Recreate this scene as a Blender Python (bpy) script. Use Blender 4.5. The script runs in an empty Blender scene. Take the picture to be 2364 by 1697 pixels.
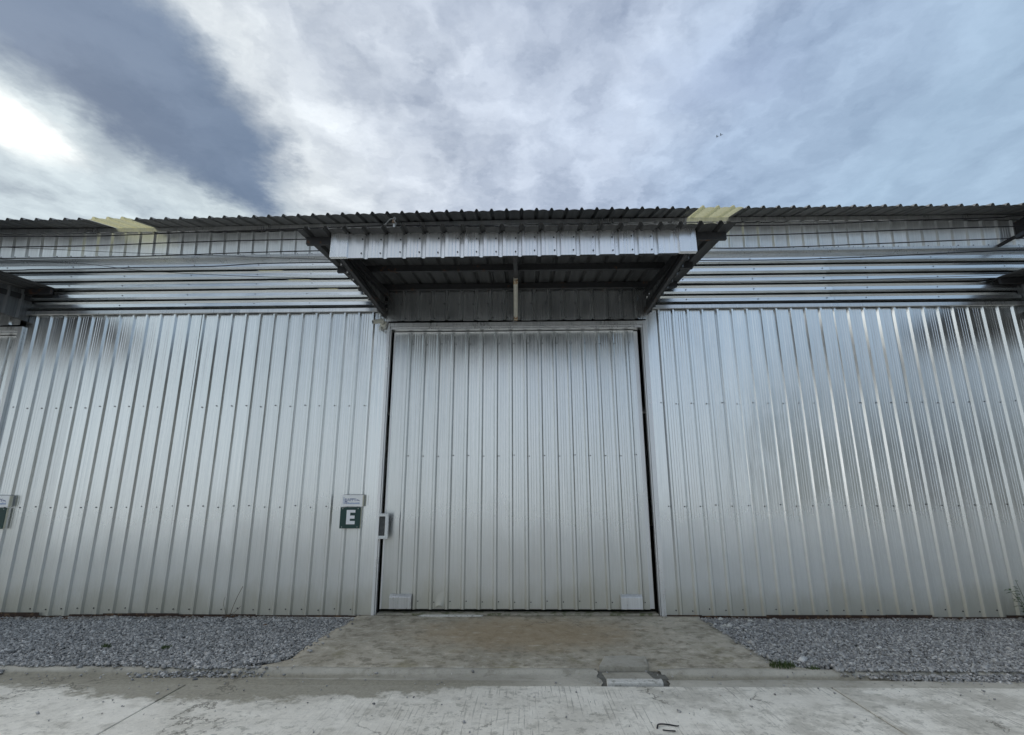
import bpy, math, random
import numpy as np
from mathutils import Vector, Matrix, Euler

random.seed(7)
rng = np.random.default_rng(7)
R = math.radians
scene = bpy.context.scene
col = scene.collection

# ------------------------------------------------------------------ camera
cam_data = bpy.data.cameras.new('camera')
cam_data.sensor_width = 36.0
cam_data.lens = 1190.0 / 2364.0 * 36.0
cam_data.clip_start = 0.05
cam_data.clip_end = 3000.0
cam = bpy.data.objects.new('camera', cam_data)
col.objects.link(cam)
cam.matrix_world = (Matrix.Translation((0.0, -6.784, 1.459))
                    @ Matrix.Rotation(0.0214, 4, 'Z')
                    @ Matrix.Rotation(math.pi / 2 + 0.2408, 4, 'X')
                    @ Matrix.Rotation(-0.0026, 4, 'Z'))
scene.camera = cam

# ------------------------------------------------------------------ sun + sky
SUN_AZ, SUN_EL = R(-50.0), R(29.5)
sun_dir = Vector((math.sin(SUN_AZ) * math.cos(SUN_EL), math.cos(SUN_AZ) * math.cos(SUN_EL), math.sin(SUN_EL)))
sd = bpy.data.lights.new('sun', 'SUN')
sd.energy = 1.5
sd.angle = R(110.0)      # sun spread wide by the cloud
sd.color = (1.0, 0.95, 0.88)
sun = bpy.data.objects.new('sun', sd)
col.objects.link(sun)
sun.rotation_euler = sun_dir.to_track_quat('Z', 'Y').to_euler()

scene.view_settings.view_transform = 'Standard'
scene.view_settings.look = 'None'
scene.view_settings.gamma = 1.0
scene.view_settings.exposure = 0.56
try:
    scene.view_settings.use_curve_mapping = False
except Exception:
    pass
scene.render.engine = 'CYCLES'
scene.cycles.use_denoising = True
scene.cycles.max_bounces = 6
scene.cycles.glossy_bounces = 4
scene.cycles.diffuse_bounces = 3
scene.cycles.sample_clamp_indirect = 6.0


class NT:
    """small helper for node trees"""
    def __init__(self, tree):
        self.t = tree
        self.n = tree.nodes
        self.l = tree.links

    def node(self, kind, **kw):
        nd = self.n.new(kind)
        for k, v in kw.items():
            setattr(nd, k, v)
        return nd

    def put(self, sock, val):
        if hasattr(val, 'links') or isinstance(val, bpy.types.NodeSocket):
            self.l.new(val, sock)
        else:
            sock.default_value = val

    def math(self, op, a, b=0.0, c=None, clamp=False):
        nd = self.node('ShaderNodeMath', operation=op)
        nd.use_clamp = clamp
        self.put(nd.inputs[0], a)
        self.put(nd.inputs[1], b)
        if c is not None:
            self.put(nd.inputs[2], c)
        return nd.outputs[0]

    def vmath(self, op, a, b=None, s=None):
        nd = self.node('ShaderNodeVectorMath', operation=op)
        self.put(nd.inputs[0], a)
        if b is not None:
            self.put(nd.inputs[1], b)
        if s is not None:
            self.put(nd.inputs['Scale'], s)
        return nd.outputs[0]

    def noise(self, vec, scale=1.0, detail=4.0, rough=0.55, lac=2.0, dist=0.0, color=False):
        nd = self.node('ShaderNodeTexNoise')
        self.put(nd.inputs['Vector'], vec)
        self.put(nd.inputs['Scale'], scale)
        self.put(nd.inputs['Detail'], detail)
        self.put(nd.inputs['Roughness'], rough)
        self.put(nd.inputs['Lacunarity'], lac)
        self.put(nd.inputs['Distortion'], dist)
        return nd.outputs['Color' if color else 'Fac']

    def step(self, x, a, b, lo=0.0, hi=1.0, smooth=True):
        nd = self.node('ShaderNodeMapRange')
        nd.interpolation_type = 'SMOOTHSTEP' if smooth else 'LINEAR'
        nd.clamp = True
        self.put(nd.inputs['Value'], x)
        self.put(nd.inputs['From Min'], a)
        self.put(nd.inputs['From Max'], b)
        self.put(nd.inputs['To Min'], lo)
        self.put(nd.inputs['To Max'], hi)
        return nd.outputs['Result']

    def mix(self, f, a, b, blend='MIX'):
        nd = self.node('ShaderNodeMix', data_type='RGBA', blend_type=blend)
        nd.clamp_factor = True
        self.put(nd.inputs[0], f)
        self.put(nd.inputs[6], a if not isinstance(a, tuple) else (*a[:3], 1.0))
        self.put(nd.inputs[7], b if not isinstance(b, tuple) else (*b[:3], 1.0))
        return nd.outputs[2]

    def ramp(self, f, stops, interp='LINEAR'):
        nd = self.node('ShaderNodeValToRGB')
        cr = nd.color_ramp
        cr.interpolation = interp
        while len(cr.elements) < len(stops):
            cr.elements.new(0.5)
        for e, (p, c) in zip(cr.elements, stops):
            e.position = p
            e.color = (*c[:3], 1.0)
        self.put(nd.inputs[0], f)
        return nd.outputs[0]

    def combine(self, x, y, z):
        nd = self.node('ShaderNodeCombineXYZ')
        for i, v in enumerate((x, y, z)):
            self.put(nd.inputs[i], v)
        return nd.outputs[0]

    def sep(self, v):
        nd = self.node('ShaderNodeSeparateXYZ')
        self.put(nd.inputs[0], v)
        return nd.outputs


def build_world():
    w = bpy.data.worlds.new('World')
    scene.world = w
    w.use_nodes = True
    t = NT(w.node_tree)
    t.n.clear()
    out = t.node('ShaderNodeOutputWorld')
    bg = t.node('ShaderNodeBackground')
    bg.inputs['Strength'].default_value = 0.1
    sky = t.node('ShaderNodeTexSky', sky_type='NISHITA')
    sky.sun_disc = False
    sky.sun_elevation = SUN_EL
    sky.sun_rotation = SUN_AZ
    sky.air_density = 1.2
    sky.dust_density = 2.0
    tc = t.node('ShaderNodeTexCoord')
    d = t.sep(tc.outputs['Generated'])
    z = t.math('MAXIMUM', d[2], 0.06)
    px = t.math('DIVIDE', d[0], z)
    py = t.math('DIVIDE', d[1], z)
    p = t.combine(px, py, 0.0)
    # domain warp gives the torn cloud edges
    w1 = t.vmath('SUBTRACT', t.noise(p, 2.3, 6.0, 0.6, color=True), (0.5, 0.5, 0.5))
    w2 = t.vmath('SUBTRACT', t.noise(p, 9.0, 6.0, 0.62, color=True), (0.5, 0.5, 0.5))
    q = t.vmath('ADD', p, t.vmath('SCALE', w1, s=0.34))
    q = t.vmath('ADD', q, t.vmath('SCALE', w2, s=0.125))
    w3 = t.vmath('SUBTRACT', t.noise(p, 26.0, 5.0, 0.65, color=True), (0.5, 0.5, 0.5))
    q = t.vmath('ADD', q, t.vmath('SCALE', w3, s=0.04))
    qs = t.sep(q)
    qx, qy = qs[0], qs[1]
    # broad layer: white to the left of centre, blue grey to the right
    base = t.ramp(t.step(qx, -2.0, 2.0, smooth=False), [
        (0.00, (0.46, 0.55, 0.61)), (0.16, (0.47, 0.56, 0.62)), (0.24, (0.52, 0.60, 0.64)), (0.33, (0.61, 0.66, 0.70)),
        (0.40, (0.555, 0.61, 0.69)), (0.48, (0.51, 0.575, 0.685)), (0.56, (0.46, 0.535, 0.665)),
        (0.66, (0.38, 0.485, 0.645)), (0.78, (0.335, 0.455, 0.60)), (1.00, (0.34, 0.46, 0.60))])
    # soft billows
    f1 = t.noise(t.vmath('ADD', q, (3.1, 1.7, 0.0)), 2.2, 5.0, 0.52)
    f2 = t.noise(t.vmath('ADD', q, (9.1, 4.2, 0.0)), 6.0, 6.0, 0.58)
    amp = t.step(qx, 0.5, 1.1, 1.0, 0.45)
    b1 = t.math('MULTIPLY', t.step(f1, 0.36, 0.64, -0.15, 0.11, smooth=False), amp)
    b2 = t.math('MULTIPLY', t.step(f2, 0.36, 0.64, -0.08, 0.07, smooth=False), amp)
    # rolled underside of the layer: billows lit from one side
    f3a = t.noise(t.vmath('MULTIPLY', t.vmath('ADD', q, (5.3, 2.9, 0.0)), (1.0, 0.6, 1.0)), 4.2, 4.0, 0.5)
    f3b = t.noise(t.vmath('MULTIPLY', t.vmath('ADD', q, (5.37, 2.86, 0.0)), (1.0, 0.6, 1.0)), 4.2, 4.0, 0.5)
    b3 = t.math('MULTIPLY', t.math('MULTIPLY', t.math('SUBTRACT', f3a, f3b), 1.1), amp)
    mod = t.math('ADD', t.math('ADD', t.math('ADD', b1, b2), b3), 1.0)
    tint = t.combine(t.math('MULTIPLY_ADD', mod, 1.08, -0.08), mod, t.math('MULTIPLY_ADD', mod, 0.85, 0.15))
    cl = t.vmath('MULTIPLY', base, tint)
    # darker mauve billow right of centre
    dm = t.vmath('SUBTRACT', q, (0.50, 1.10, 0.0))
    dl = t.node('ShaderNodeVectorMath', operation='LENGTH')
    t.put(dl.inputs[0], t.vmath('MULTIPLY', dm, (1.0, 1.6, 1.0)))
    m3 = t.math('MULTIPLY', t.step(dl.outputs['Value'], 0.30, 0.02), 0.45)
    cl = t.mix(m3, cl, (0.32, 0.40, 0.57))
    # long dark cloud running away overhead on the left
    cx = t.math('ADD', qx, t.step(qy, 0.7, 1.5, 0.99, 0.93))
    hw = t.step(qy, 1.30, 1.80, 0.235, 0.0)
    m1 = t.math('SUBTRACT', hw, t.math('ABSOLUTE', cx))
    m1 = t.step(m1, -0.11, 0.09)
    dark = t.mix(t.step(f1, 0.35, 0.65), (0.105, 0.160, 0.255), (0.155, 0.218, 0.325))
    cl = t.mix(t.math('MULTIPLY', m1, 0.96), cl, dark)
    # thin bright place in the cloud where the sun stands
    ds = t.vmath('SUBTRACT', q, (-1.44, 1.16, 0.0))
    dsl = t.node('ShaderNodeVectorMath', operation='LENGTH')
    t.put(dsl.inputs[0], t.vmath('MULTIPLY', ds, (1.0, 0.8, 1.0)))
    gl = t.step(dsl.outputs['Value'], 0.27, -0.05)
    gl = t.math('POWER', gl, 1.7)
    gl = t.math('MULTIPLY', gl, t.step(m1, 0.6, 0.0))
    cl = t.mix(gl, cl, (1.65, 1.65, 1.55))
    cl10 = t.vmath('SCALE', cl, s=7.7)
    # towards the horizon everything melts into pale haze
    hz = t.step(d[2], 0.02, 0.30, 1.0, 0.0)
    cl10 = t.mix(hz, cl10, (5.0, 5.5, 5.8))
    fin = t.mix(0.985, sky.outputs['Color'], cl10)
    t.put(bg.inputs['Color'], fin)
    t.l.new(bg.outputs[0], out.inputs[0])


build_world()

# ------------------------------------------------------------------ materials
MATS = {}


def new_mat(name):
    m = bpy.data.materials.new(name)
    m.use_nodes = True
    t = NT(m.node_tree)
    b = m.node_tree.nodes['Principled BSDF']
    MATS[name] = m
    return m, t, b


def obj_coords(t):
    tc = t.node('ShaderNodeTexCoord')
    oi = t.node('ShaderNodeObjectInfo')
    off = t.math('MULTIPLY', oi.outputs['Random'], 37.0)
    v = t.vmath('ADD', tc.outputs['Object'], t.combine(off, off, off))
    return v, oi.outputs['Random']


def metal(name, c0, c1, r0, r1, dirt=True, wav=0.30, metallic=0.9, aniso=0.75):
    m, t, b = new_mat(name)
    v, rnd = obj_coords(t)
    geo = t.node('ShaderNodeNewGeometry')
    wp = geo.outputs['Position']
    streak = t.noise(t.vmath('MULTIPLY', v, (55.0, 55.0, 0.7)), 1.0, 4.0, 0.6)
    blot = t.noise(t.vmath('MULTIPLY', v, (5.0, 5.0, 2.2)), 1.0, 5.0, 0.6)
    spang = t.noise(v, 170.0, 2.0, 0.5)
    f = t.math('ADD', t.math('MULTIPLY', streak, 0.55), t.math('MULTIPLY', blot, 0.3))
    f = t.math('ADD', f, t.math('MULTIPLY', spang, 0.15))
    c = t.mix(t.step(f, 0.33, 0.67), c0, c1)
    drip = t.noise(t.vmath('MULTIPLY', v, (26.0, 26.0, 0.35)), 1.0, 5.0, 0.7)
    c = t.mix(t.step(drip, 0.60, 0.74, 0.0, 0.30), c, t.vmath('SCALE', c, s=0.68))
    tone = t.step(rnd, 0.0, 1.0, 0.90, 1.05, smooth=False)
    c = t.vmath('SCALE', c, s=tone)
    rr = t.step(t.math('ADD', t.math('MULTIPLY', blot, 0.6), t.math('MULTIPLY', streak, 0.4)), 0.3, 0.7, r0, r1)
    met = metallic
    if dirt:
        wz = t.sep(wp)[2]
        dn = t.noise(t.vmath('MULTIPLY', wp, (2.2, 2.2, 1.3)), 1.0, 5.0, 0.6)
        dn2 = t.noise(t.vmath('MULTIPLY', wp, (30.0, 30.0, 2.0)), 1.0, 4.0, 0.65)
        hgt = t.math('ADD', t.math('MULTIPLY', dn, 0.9), t.math('MULTIPLY', dn2, 0.25))
        df = t.step(t.math('SUBTRACT', t.math('MULTIPLY', hgt, 0.95), wz), -1.05, 0.45, 0.0, 0.80)  # dust splash, made paler and taller to paint the lower wall brighter
        c = t.mix(df, c, (0.66, 0.645, 0.585))
        mudh = t.step(t.math('SUBTRACT', t.math('MULTIPLY', hgt, 0.62), wz), -0.12, 0.30, 0.0, 0.6)
        c = t.mix(mudh, c, (0.42, 0.40, 0.31))
        # a few pits and drip marks of rust
        pit = t.noise(t.vmath('MULTIPLY', v, (14.0, 14.0, 3.0)), 1.0, 6.0, 0.7)
        pf = t.step(pit, 0.735, 0.78, 0.0, 0.8)
        c = t.mix(pf, c, (0.20, 0.13, 0.075))
        run = t.noise(t.vmath('MULTIPLY', v, (34.0, 34.0, 0.9)), 1.0, 5.0, 0.7)
        pf = t.math('MAXIMUM', pf, t.math('MULTIPLY', t.step(run, 0.70, 0.78, 0.0, 0.55), t.step(wz, 3.3, 0.6, 0.25, 1.0)))
        c = t.mix(pf, c, (0.30, 0.20, 0.115))
        met = t.math('SUBTRACT', metallic, t.math('MULTIPLY', t.math('MAXIMUM', df, pf), 0.6))
        rr = t.math('ADD', rr, t.math('MULTIPLY', df, 0.35))
    t.put(b.inputs['Base Color'], c)
    t.put(b.inputs['Metallic'], met)
    t.put(b.inputs['Roughness'], rr)
    vt = t.node('ShaderNodeVectorTransform', vector_type='VECTOR', convert_from='OBJECT', convert_to='WORLD')
    vt.inputs[0].default_value = (0.0, 0.0, 1.0)
    t.l.new(vt.outputs[0], b.inputs['Tangent'])
    b.inputs['Anisotropic'].default_value = aniso
    wv = t.noise(t.vmath('MULTIPLY', v, (4.0, 4.0, 1.1)), 1.0, 2.0, 0.5)
    fine = t.noise(t.vmath('MULTIPLY', v, (90.0, 90.0, 1.2)), 1.0, 3.0, 0.5)
    hh = t.math('ADD', t.math('MULTIPLY', wv, 1.0), t.math('MULTIPLY', fine, 0.018))
    bp = t.node('ShaderNodeBump')
    bp.inputs['Strength'].default_value = wav
    bp.inputs['Distance'].default_value = 0.012
    t.put(bp.inputs['Height'], hh)
    t.l.new(bp.outputs[0], b.inputs['Normal'])
    return m


def plain(name, c, rough=0.6, metallic=0.0, var=0.15, scale=18.0, bump=0.0, spec=None):
    m, t, b = new_mat(name)
    v, rnd = obj_coords(t)
    n = t.noise(v, scale, 5.0, 0.6)
    lo = tuple(x * (1 - var) for x in c)
    hi = tuple(min(1, x * (1 + var)) for x in c)
    t.put(b.inputs['Base Color'], t.mix(t.step(n, 0.3, 0.7), lo, hi))
    b.inputs['Roughness'].default_value = rough
    b.inputs['Metallic'].default_value = metallic
    if spec is not None:
        b.inputs['Specular IOR Level'].default_value = spec
    if bump:
        bp = t.node('ShaderNodeBump')
        bp.inputs['Strength'].default_value = bump
        bp.inputs['Distance'].default_value = 0.004
        t.put(bp.inputs['Height'], t.noise(v, scale * 4, 5.0, 0.6))
        t.l.new(bp.outputs[0], b.inputs['Normal'])
    return m


def stained(name, c, c2, thr=(0.5, 0.62), scale=12.0, rough=0.7, metallic=0.0, r2=0.9):
    """painted or bare surface with worn patches of a second colour"""
    m, t, b = new_mat(name)
    v, rnd = obj_coords(t)
    n = t.noise(v, scale, 7.0, 0.65)
    f = t.step(n, *thr)
    n2 = t.noise(v, scale * 3, 4.0, 0.6)
    cc = t.mix(t.step(n2, 0.3, 0.7), tuple(x * 0.85 for x in c), tuple(min(1, x * 1.12) for x in c))
    t.put(b.inputs['Base Color'], t.mix(f, cc, c2))
    t.put(b.inputs['Roughness'], t.step(f, 0.0, 1.0, rough, r2))
    t.put(b.inputs['Metallic'], t.step(f, 0.0, 1.0, metallic, 0.0))
    return m


metal('galvanised', (0.73, 0.755, 0.765), (0.885, 0.905, 0.91), 0.19, 0.27, metallic=0.97)
metal('galvanised_door', (0.66, 0.685, 0.69), (0.82, 0.84, 0.845), 0.19, 0.27, metallic=0.97)
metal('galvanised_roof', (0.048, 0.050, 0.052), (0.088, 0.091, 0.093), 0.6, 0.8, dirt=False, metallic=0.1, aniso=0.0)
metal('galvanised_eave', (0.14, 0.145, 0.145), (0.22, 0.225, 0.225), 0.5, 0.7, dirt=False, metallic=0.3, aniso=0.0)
metal('galvanised_upper', (0.74, 0.76, 0.765), (0.88, 0.895, 0.90), 0.30, 0.40, dirt=False, metallic=0.93, aniso=0.3)
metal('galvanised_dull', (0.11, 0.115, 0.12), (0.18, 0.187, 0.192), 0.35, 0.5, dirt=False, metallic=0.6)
metal('galvanised_trim', (0.64, 0.65, 0.655), (0.80, 0.81, 0.815), 0.25, 0.38, dirt=False)
metal('galvanised_fascia', (0.76, 0.77, 0.78), (0.90, 0.905, 0.91), 0.24, 0.34, dirt=False, wav=0.3, metallic=0.93, aniso=0.4)
stained('dark_steel', (0.030, 0.031, 0.034), (0.11, 0.055, 0.030), (0.58, 0.70), 9.0, 0.55, 0.2)
stained('rusty_flashing', (0.050, 0.030, 0.022), (0.15, 0.092, 0.05), (0.5, 0.66), 14.0, 0.9)
stained('white_paint', (0.72, 0.73, 0.72), (0.42, 0.40, 0.36), (0.60, 0.72), 22.0, 0.5)
plain('off_white_plastic', (0.60, 0.60, 0.54), 0.45, var=0.06)
plain('sign_white', (0.88, 0.88, 0.87), 0.35, var=0.03, scale=6)
plain('sign_edge', (0.62, 0.60, 0.47), 0.6, var=0.1)
plain('sign_green', (0.006, 0.042, 0.036), 0.45, var=0.12, scale=6)
plain('letter_white', (0.82, 0.83, 0.84), 0.4, var=0.02)
plain('logo_blue', (0.08, 0.12, 0.28), 0.5, var=0.05)
plain('logo_pale', (0.34, 0.42, 0.60), 0.5, var=0.05)
plain('lens_black', (0.012, 0.012, 0.014), 0.2, var=0.0)
plain('screw', (0.05, 0.05, 0.055), 0.55, 0.5, var=0.3)
plain('screw_light', (0.45, 0.46, 0.45), 0.4, 0.6, var=0.1)
plain('cable_black', (0.012, 0.011, 0.016), 0.6, var=0.1)
plain('cable_grey', (0.30, 0.31, 0.31), 0.6, var=0.1)
plain('lamp_tube', (0.62, 0.60, 0.53), 0.3, var=0.08)
stained('lamp_end', (0.55, 0.52, 0.42), (0.30, 0.15, 0.05), (0.42, 0.55), 40.0, 0.6)
plain('dark_interior', (0.03, 0.03, 0.03), 0.9, var=0.2)
stained('dark_plate', (0.055, 0.06, 0.062), (0.12, 0.12, 0.12), (0.5, 0.7), 20.0, 0.5, 0.3)
plain('dry_stem', (0.13, 0.10, 0.065), 0.8, var=0.3)
plain('dry_leaf', (0.10, 0.055, 0.030), 0.9, var=0.4)
plain('feather', (0.03, 0.03, 0.033), 0.8, var=0.2)
plain('brown_clay', (0.30, 0.20, 0.14), 0.8, var=0.2)


def skylight_mat():
    m, t, b = new_mat('yellow_fibreglass')
    v, rnd = obj_coords(t)
    n = t.noise(v, 25.0, 5.0, 0.6)
    c = t.mix(t.step(n, 0.3, 0.7), (0.70, 0.66, 0.40), (0.80, 0.76, 0.50))
    t.n.remove(b)
    df = t.node('ShaderNodeBsdfDiffuse')
    tr = t.node('ShaderNodeBsdfTranslucent')
    t.put(df.inputs['Color'], c)
    t.put(tr.inputs['Color'], c)
    mx = t.node('ShaderNodeMixShader')
    mx.inputs[0].default_value = 0.5
    t.l.new(df.outputs[0], mx.inputs[1])
    t.l.new(tr.outputs[0], mx.inputs[2])
    out = [n_ for n_ in t.n if n_.type == 'OUTPUT_MATERIAL'][0]
    t.l.new(mx.outputs[0], out.inputs[0])


skylight_mat()


def concrete(name, kind):
    m, t, b = new_mat(name)
    geo = t.node('ShaderNodeNewGeometry')
    p = geo.outputs['Position']
    x, y, z = t.sep(p)
    big = t.noise(p, 0.9, 6.0, 0.62)
    mid = t.noise(p, 4.5, 7.0, 0.66)
    fin = t.noise(p, 38.0, 5.0, 0.65)
    grit = t.noise(p, 210.0, 2.0, 0.5)
    wob = t.math('MULTIPLY', t.math('SUBTRACT', mid, 0.5), 0.55)
    if kind == 'road':
        c = t.mix(t.step(big, 0.34, 0.66), (0.66, 0.655, 0.635), (0.78, 0.78, 0.765))
        c = t.mix(t.step(mid, 0.50, 0.68, 0.0, 0.8), c, (0.53, 0.525, 0.50))
        c = t.mix(t.step(mid, 0.44, 0.30, 0.0, 0.6), c, (0.82, 0.825, 0.815))
        # broom marks drawn towards the building, in patches
        bv = t.vmath('MULTIPLY', p, (75.0, 2.0, 1.0))
        br = t.noise(bv, 1.0, 3.0, 0.6)
        bpatch = t.math('MULTIPLY', t.step(t.noise(p, 1.7, 4.0, 0.6), 0.40, 0.55), t.step(x, -2.2, -0.4))
        bl = t.math('MULTIPLY', t.step(br, 0.57, 0.63), bpatch)
        c = t.mix(t.math('MULTIPLY', bl, 0.55), c, (0.20, 0.195, 0.18))
        # scaled, blackened skin of the concrete to the right
        pock = t.noise(p, 13.0, 8.0, 0.72)
        pf = t.math('MULTIPLY', t.step(pock, 0.52, 0.60), t.step(t.noise(p, 1.3, 3.0, 0.5), 0.36, 0.56))
        c = t.mix(t.math('MULTIPLY', pf, 0.65), c, (0.30, 0.30, 0.28))
        wr = t.math('MULTIPLY', t.step(t.noise(p, 2.6, 7.0, 0.68), 0.45, 0.60), t.step(x, -0.4, 1.6, 0.25, 0.85))
        c = t.mix(t.math('MULTIPLY', wr, 0.7), c, (0.40, 0.395, 0.37))
        # washed out silt along the gutter, widest on the left
        edge = t.step(x, -4.2, -2.6, -2.30, -2.60)
        edge = t.math('ADD', edge, t.step(x, -2.2, 0.9, 0.0, 0.42))
        edge = t.math('ADD', edge, t.math('MULTIPLY', wob, 1.25))
        sf = t.step(t.math('SUBTRACT', y, t.math('ADD', edge, t.math('MULTIPLY', t.math('SUBTRACT', fin, 0.5), 0.10))), -0.05, 0.06)
        far = t.step(x, 0.2, 1.2, 1.0, 0.15)
        c = t.mix(t.math('MULTIPLY', t.math('MULTIPLY', sf, far), 0.86), c,
                  t.mix(t.step(fin, 0.3, 0.7), (0.20, 0.192, 0.162), (0.31, 0.30, 0.255)))
    elif kind == 'apron':
        c = t.mix(t.step(big, 0.33, 0.66), (0.33, 0.31, 0.27), (0.49, 0.465, 0.415))
        c = t.mix(t.step(mid, 0.47, 0.70, 0.0, 0.7), c, (0.27, 0.255, 0.21))
        c = t.mix(t.step(mid, 0.42, 0.30, 0.0, 0.55), c, (0.44, 0.435, 0.41))
        ap = t.noise(p, 7.5, 8.0, 0.72)
        c = t.mix(t.step(ap, 0.50, 0.62, 0.0, 0.75), c, (0.18, 0.168, 0.135))
        c = t.mix(t.step(ap, 0.44, 0.34, 0.0, 0.5), c, (0.66, 0.64, 0.59))
        # ochre soil stain in the middle
        sx = t.math('DIVIDE', t.math('SUBTRACT', x, 0.05), 1.35)
        sy = t.math('DIVIDE', t.math('ADD', y, 0.75), 0.75)
        rr = t.math('SQRT', t.math('ADD', t.math('MULTIPLY', sx, sx), t.math('MULTIPLY', sy, sy)))
        rr = t.math('ADD', rr, t.math('MULTIPLY', wob, 2.2))
        c = t.mix(t.step(rr, 1.25, 0.35, 0.0, 0.72), c, (0.33, 0.25, 0.155))
        olive = t.math('MULTIPLY', t.step(t.noise(p, 3.1, 6.0, 0.7), 0.52, 0.64), t.step(y, -1.0, -1.5))
        c = t.mix(t.math('MULTIPLY', olive, 0.6), c, (0.19, 0.175, 0.105))
        # scuffed pale skin
        sc = t.noise(t.vmath('MULTIPLY', p, (2.5, 11.0, 1.0)), 1.0, 7.0, 0.7)
        c = t.mix(t.step(sc, 0.58, 0.66, 0.0, 0.55), c, (0.60, 0.58, 0.54))
    else:
        c = t.mix(t.step(big, 0.33, 0.66), (0.34, 0.333, 0.31), (0.49, 0.483, 0.455))
        c = t.mix(t.step(mid, 0.50, 0.70, 0.0, 0.75), c, (0.24, 0.232, 0.20))
        c = t.mix(t.step(mid, 0.40, 0.29, 0.0, 0.5), c, (0.5, 0.5, 0.48))
        low = t.step(z, -0.004, -0.028)
        lim = t.math('ADD', t.math('MULTIPLY', wob, 2.4), -2.1)
        inn = t.math('MULTIPLY', t.step(t.math('SUBTRACT', x, lim), 0.15, -0.15), t.step(t.math('ADD', y, t.math('MULTIPLY', wob, 0.06)), -1.945, -1.965))
        mid2 = t.math('MULTIPLY', t.step(t.math('ADD', x, t.math('MULTIPLY', wob, 1.5)), 0.5, -0.6), t.step(y, -2.14, -2.17))
        low = t.math('MAXIMUM', low, t.math('MAXIMUM', inn, mid2))
        c = t.mix(t.math('MULTIPLY', low, 0.85), c, t.mix(t.step(fin, 0.3, 0.7), (0.20, 0.192, 0.162), (0.31, 0.30, 0.255)))
    gr = t.noise(p, 16.0, 8.0, 0.75)
    c = t.mix(t.step(gr, 0.54, 0.66, 0.0, 0.62), c, t.vmath('SCALE', c, s=0.66))
    c = t.mix(t.step(gr, 0.45, 0.36, 0.0, 0.45), c, t.vmath('SCALE', c, s=1.28))
    vo = t.node('ShaderNodeTexVoronoi', feature='DISTANCE_TO_EDGE')
    t.put(vo.inputs['Vector'], t.vmath('ADD', p, t.vmath('SCALE', t.vmath('SUBTRACT', t.noise(p, 3.5, 6.0, 0.65, color=True), (0.5, 0.5, 0.5)), s=0.5)))
    vo.inputs['Scale'].default_value = 0.9
    ck = t.math('MULTIPLY', t.step(vo.outputs['Distance'], 0.010, 0.003), t.step(t.noise(p, 1.1, 3.0, 0.5), 0.54, 0.62))
    c = t.mix(t.math('MULTIPLY', ck, 0.7), c, (0.10, 0.095, 0.08))
    c = t.mix(1.0, c, (1.05, 1.0, 0.90), blend='MULTIPLY')
    c = t.mix(t.step(fin, 0.56, 0.72, 0.0, 0.45), c, t.vmath('SCALE', c, s=0.55))
    c = t.mix(t.step(fin, 0.40, 0.27, 0.0, 0.3), c, (0.60, 0.60, 0.58))
    c = t.mix(t.step(grit, 0.66, 0.72, 0.0, 0.5), c, (0.12, 0.12, 0.11))
    t.put(b.inputs['Base Color'], c)
    t.put(b.inputs['Roughness'], t.step(mid, 0.3, 0.7, 0.72, 0.95))
    h = t.math('ADD', t.math('MULTIPLY', mid, 0.6), t.math('ADD', t.math('MULTIPLY', fin, 0.25), t.math('MULTIPLY', grit, 0.06)))
    bp = t.node('ShaderNodeBump')
    bp.inputs['Strength'].default_value = 0.8
    bp.inputs['Distance'].default_value = 0.012
    t.put(bp.inputs['Height'], h)
    t.l.new(bp.outputs[0], b.inputs['Normal'])


concrete('concrete_road', 'road')
concrete('concrete_apron', 'apron')
concrete('concrete_kerb', 'kerb')
stained('mortar', (0.60, 0.585, 0.54), (0.22, 0.21, 0.17), (0.52, 0.66), 16.0, 0.95)
stained('mossy_concrete', (0.30, 0.275, 0.22), (0.11, 0.115, 0.06), (0.46, 0.62), 9.0, 0.95)
stained('packed_soil', (0.15, 0.145, 0.125), (0.09, 0.085, 0.07), (0.5, 0.65), 14.0, 0.95)
stained('far_ground', (0.42, 0.415, 0.39), (0.32, 0.315, 0.29), (0.5, 0.65), 0.6, 0.95)


def stone_mat():
    m, t, b = new_mat('crushed_stone')
    geo = t.node('ShaderNodeNewGeometry')
    r = geo.outputs['Random Per Island']
    c = t.ramp(r, [(0.0, (0.20, 0.20, 0.20)), (0.35, (0.40, 0.40, 0.398)), (0.7, (0.58, 0.578, 0.57)),
                   (0.88, (0.70, 0.695, 0.68)), (0.93, (0.76, 0.74, 0.71)), (1.0, (0.90, 0.90, 0.88))])
    n = t.noise(geo.outputs['Position'], 120.0, 3.0, 0.6)
    c = t.mix(t.step(n, 0.35, 0.65, 0.0, 0.35), c, (0.30, 0.305, 0.31))
    c = t.mix(1.0, c, (0.80, 0.79, 0.775), blend='MULTIPLY')
    x_, y_, z_ = t.sep(geo.outputs['Position'])
    soil = t.step(t.math('ADD', y_, t.math('MULTIPLY', t.math('SUBTRACT', t.noise(geo.outputs['Position'], 2.2, 4.0, 0.6), 0.5), 0.7)), -0.22, -0.02, 0.0, 0.55)
    c = t.mix(soil, c, (0.20, 0.165, 0.125))
    t.put(b.inputs['Base Color'], c)
    b.inputs['Roughness'].default_value = 0.75


stone_mat()
stained('unseen_wall', (0.22, 0.235, 0.22), (0.15, 0.165, 0.145), (0.5, 0.65), 2.0, 0.8)  # dark grey for the two unseen warehouses added for reflections


def leaf_mat(name, c0, c1):
    m, t, b = new_mat(name)
    geo = t.node('ShaderNodeNewGeometry')
    t.put(b.inputs['Base Color'], t.mix(geo.outputs['Random Per Island'], c0, c1))
    b.inputs['Roughness'].default_value = 0.6
    b.inputs['Transmission Weight'].default_value = 0.0


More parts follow.
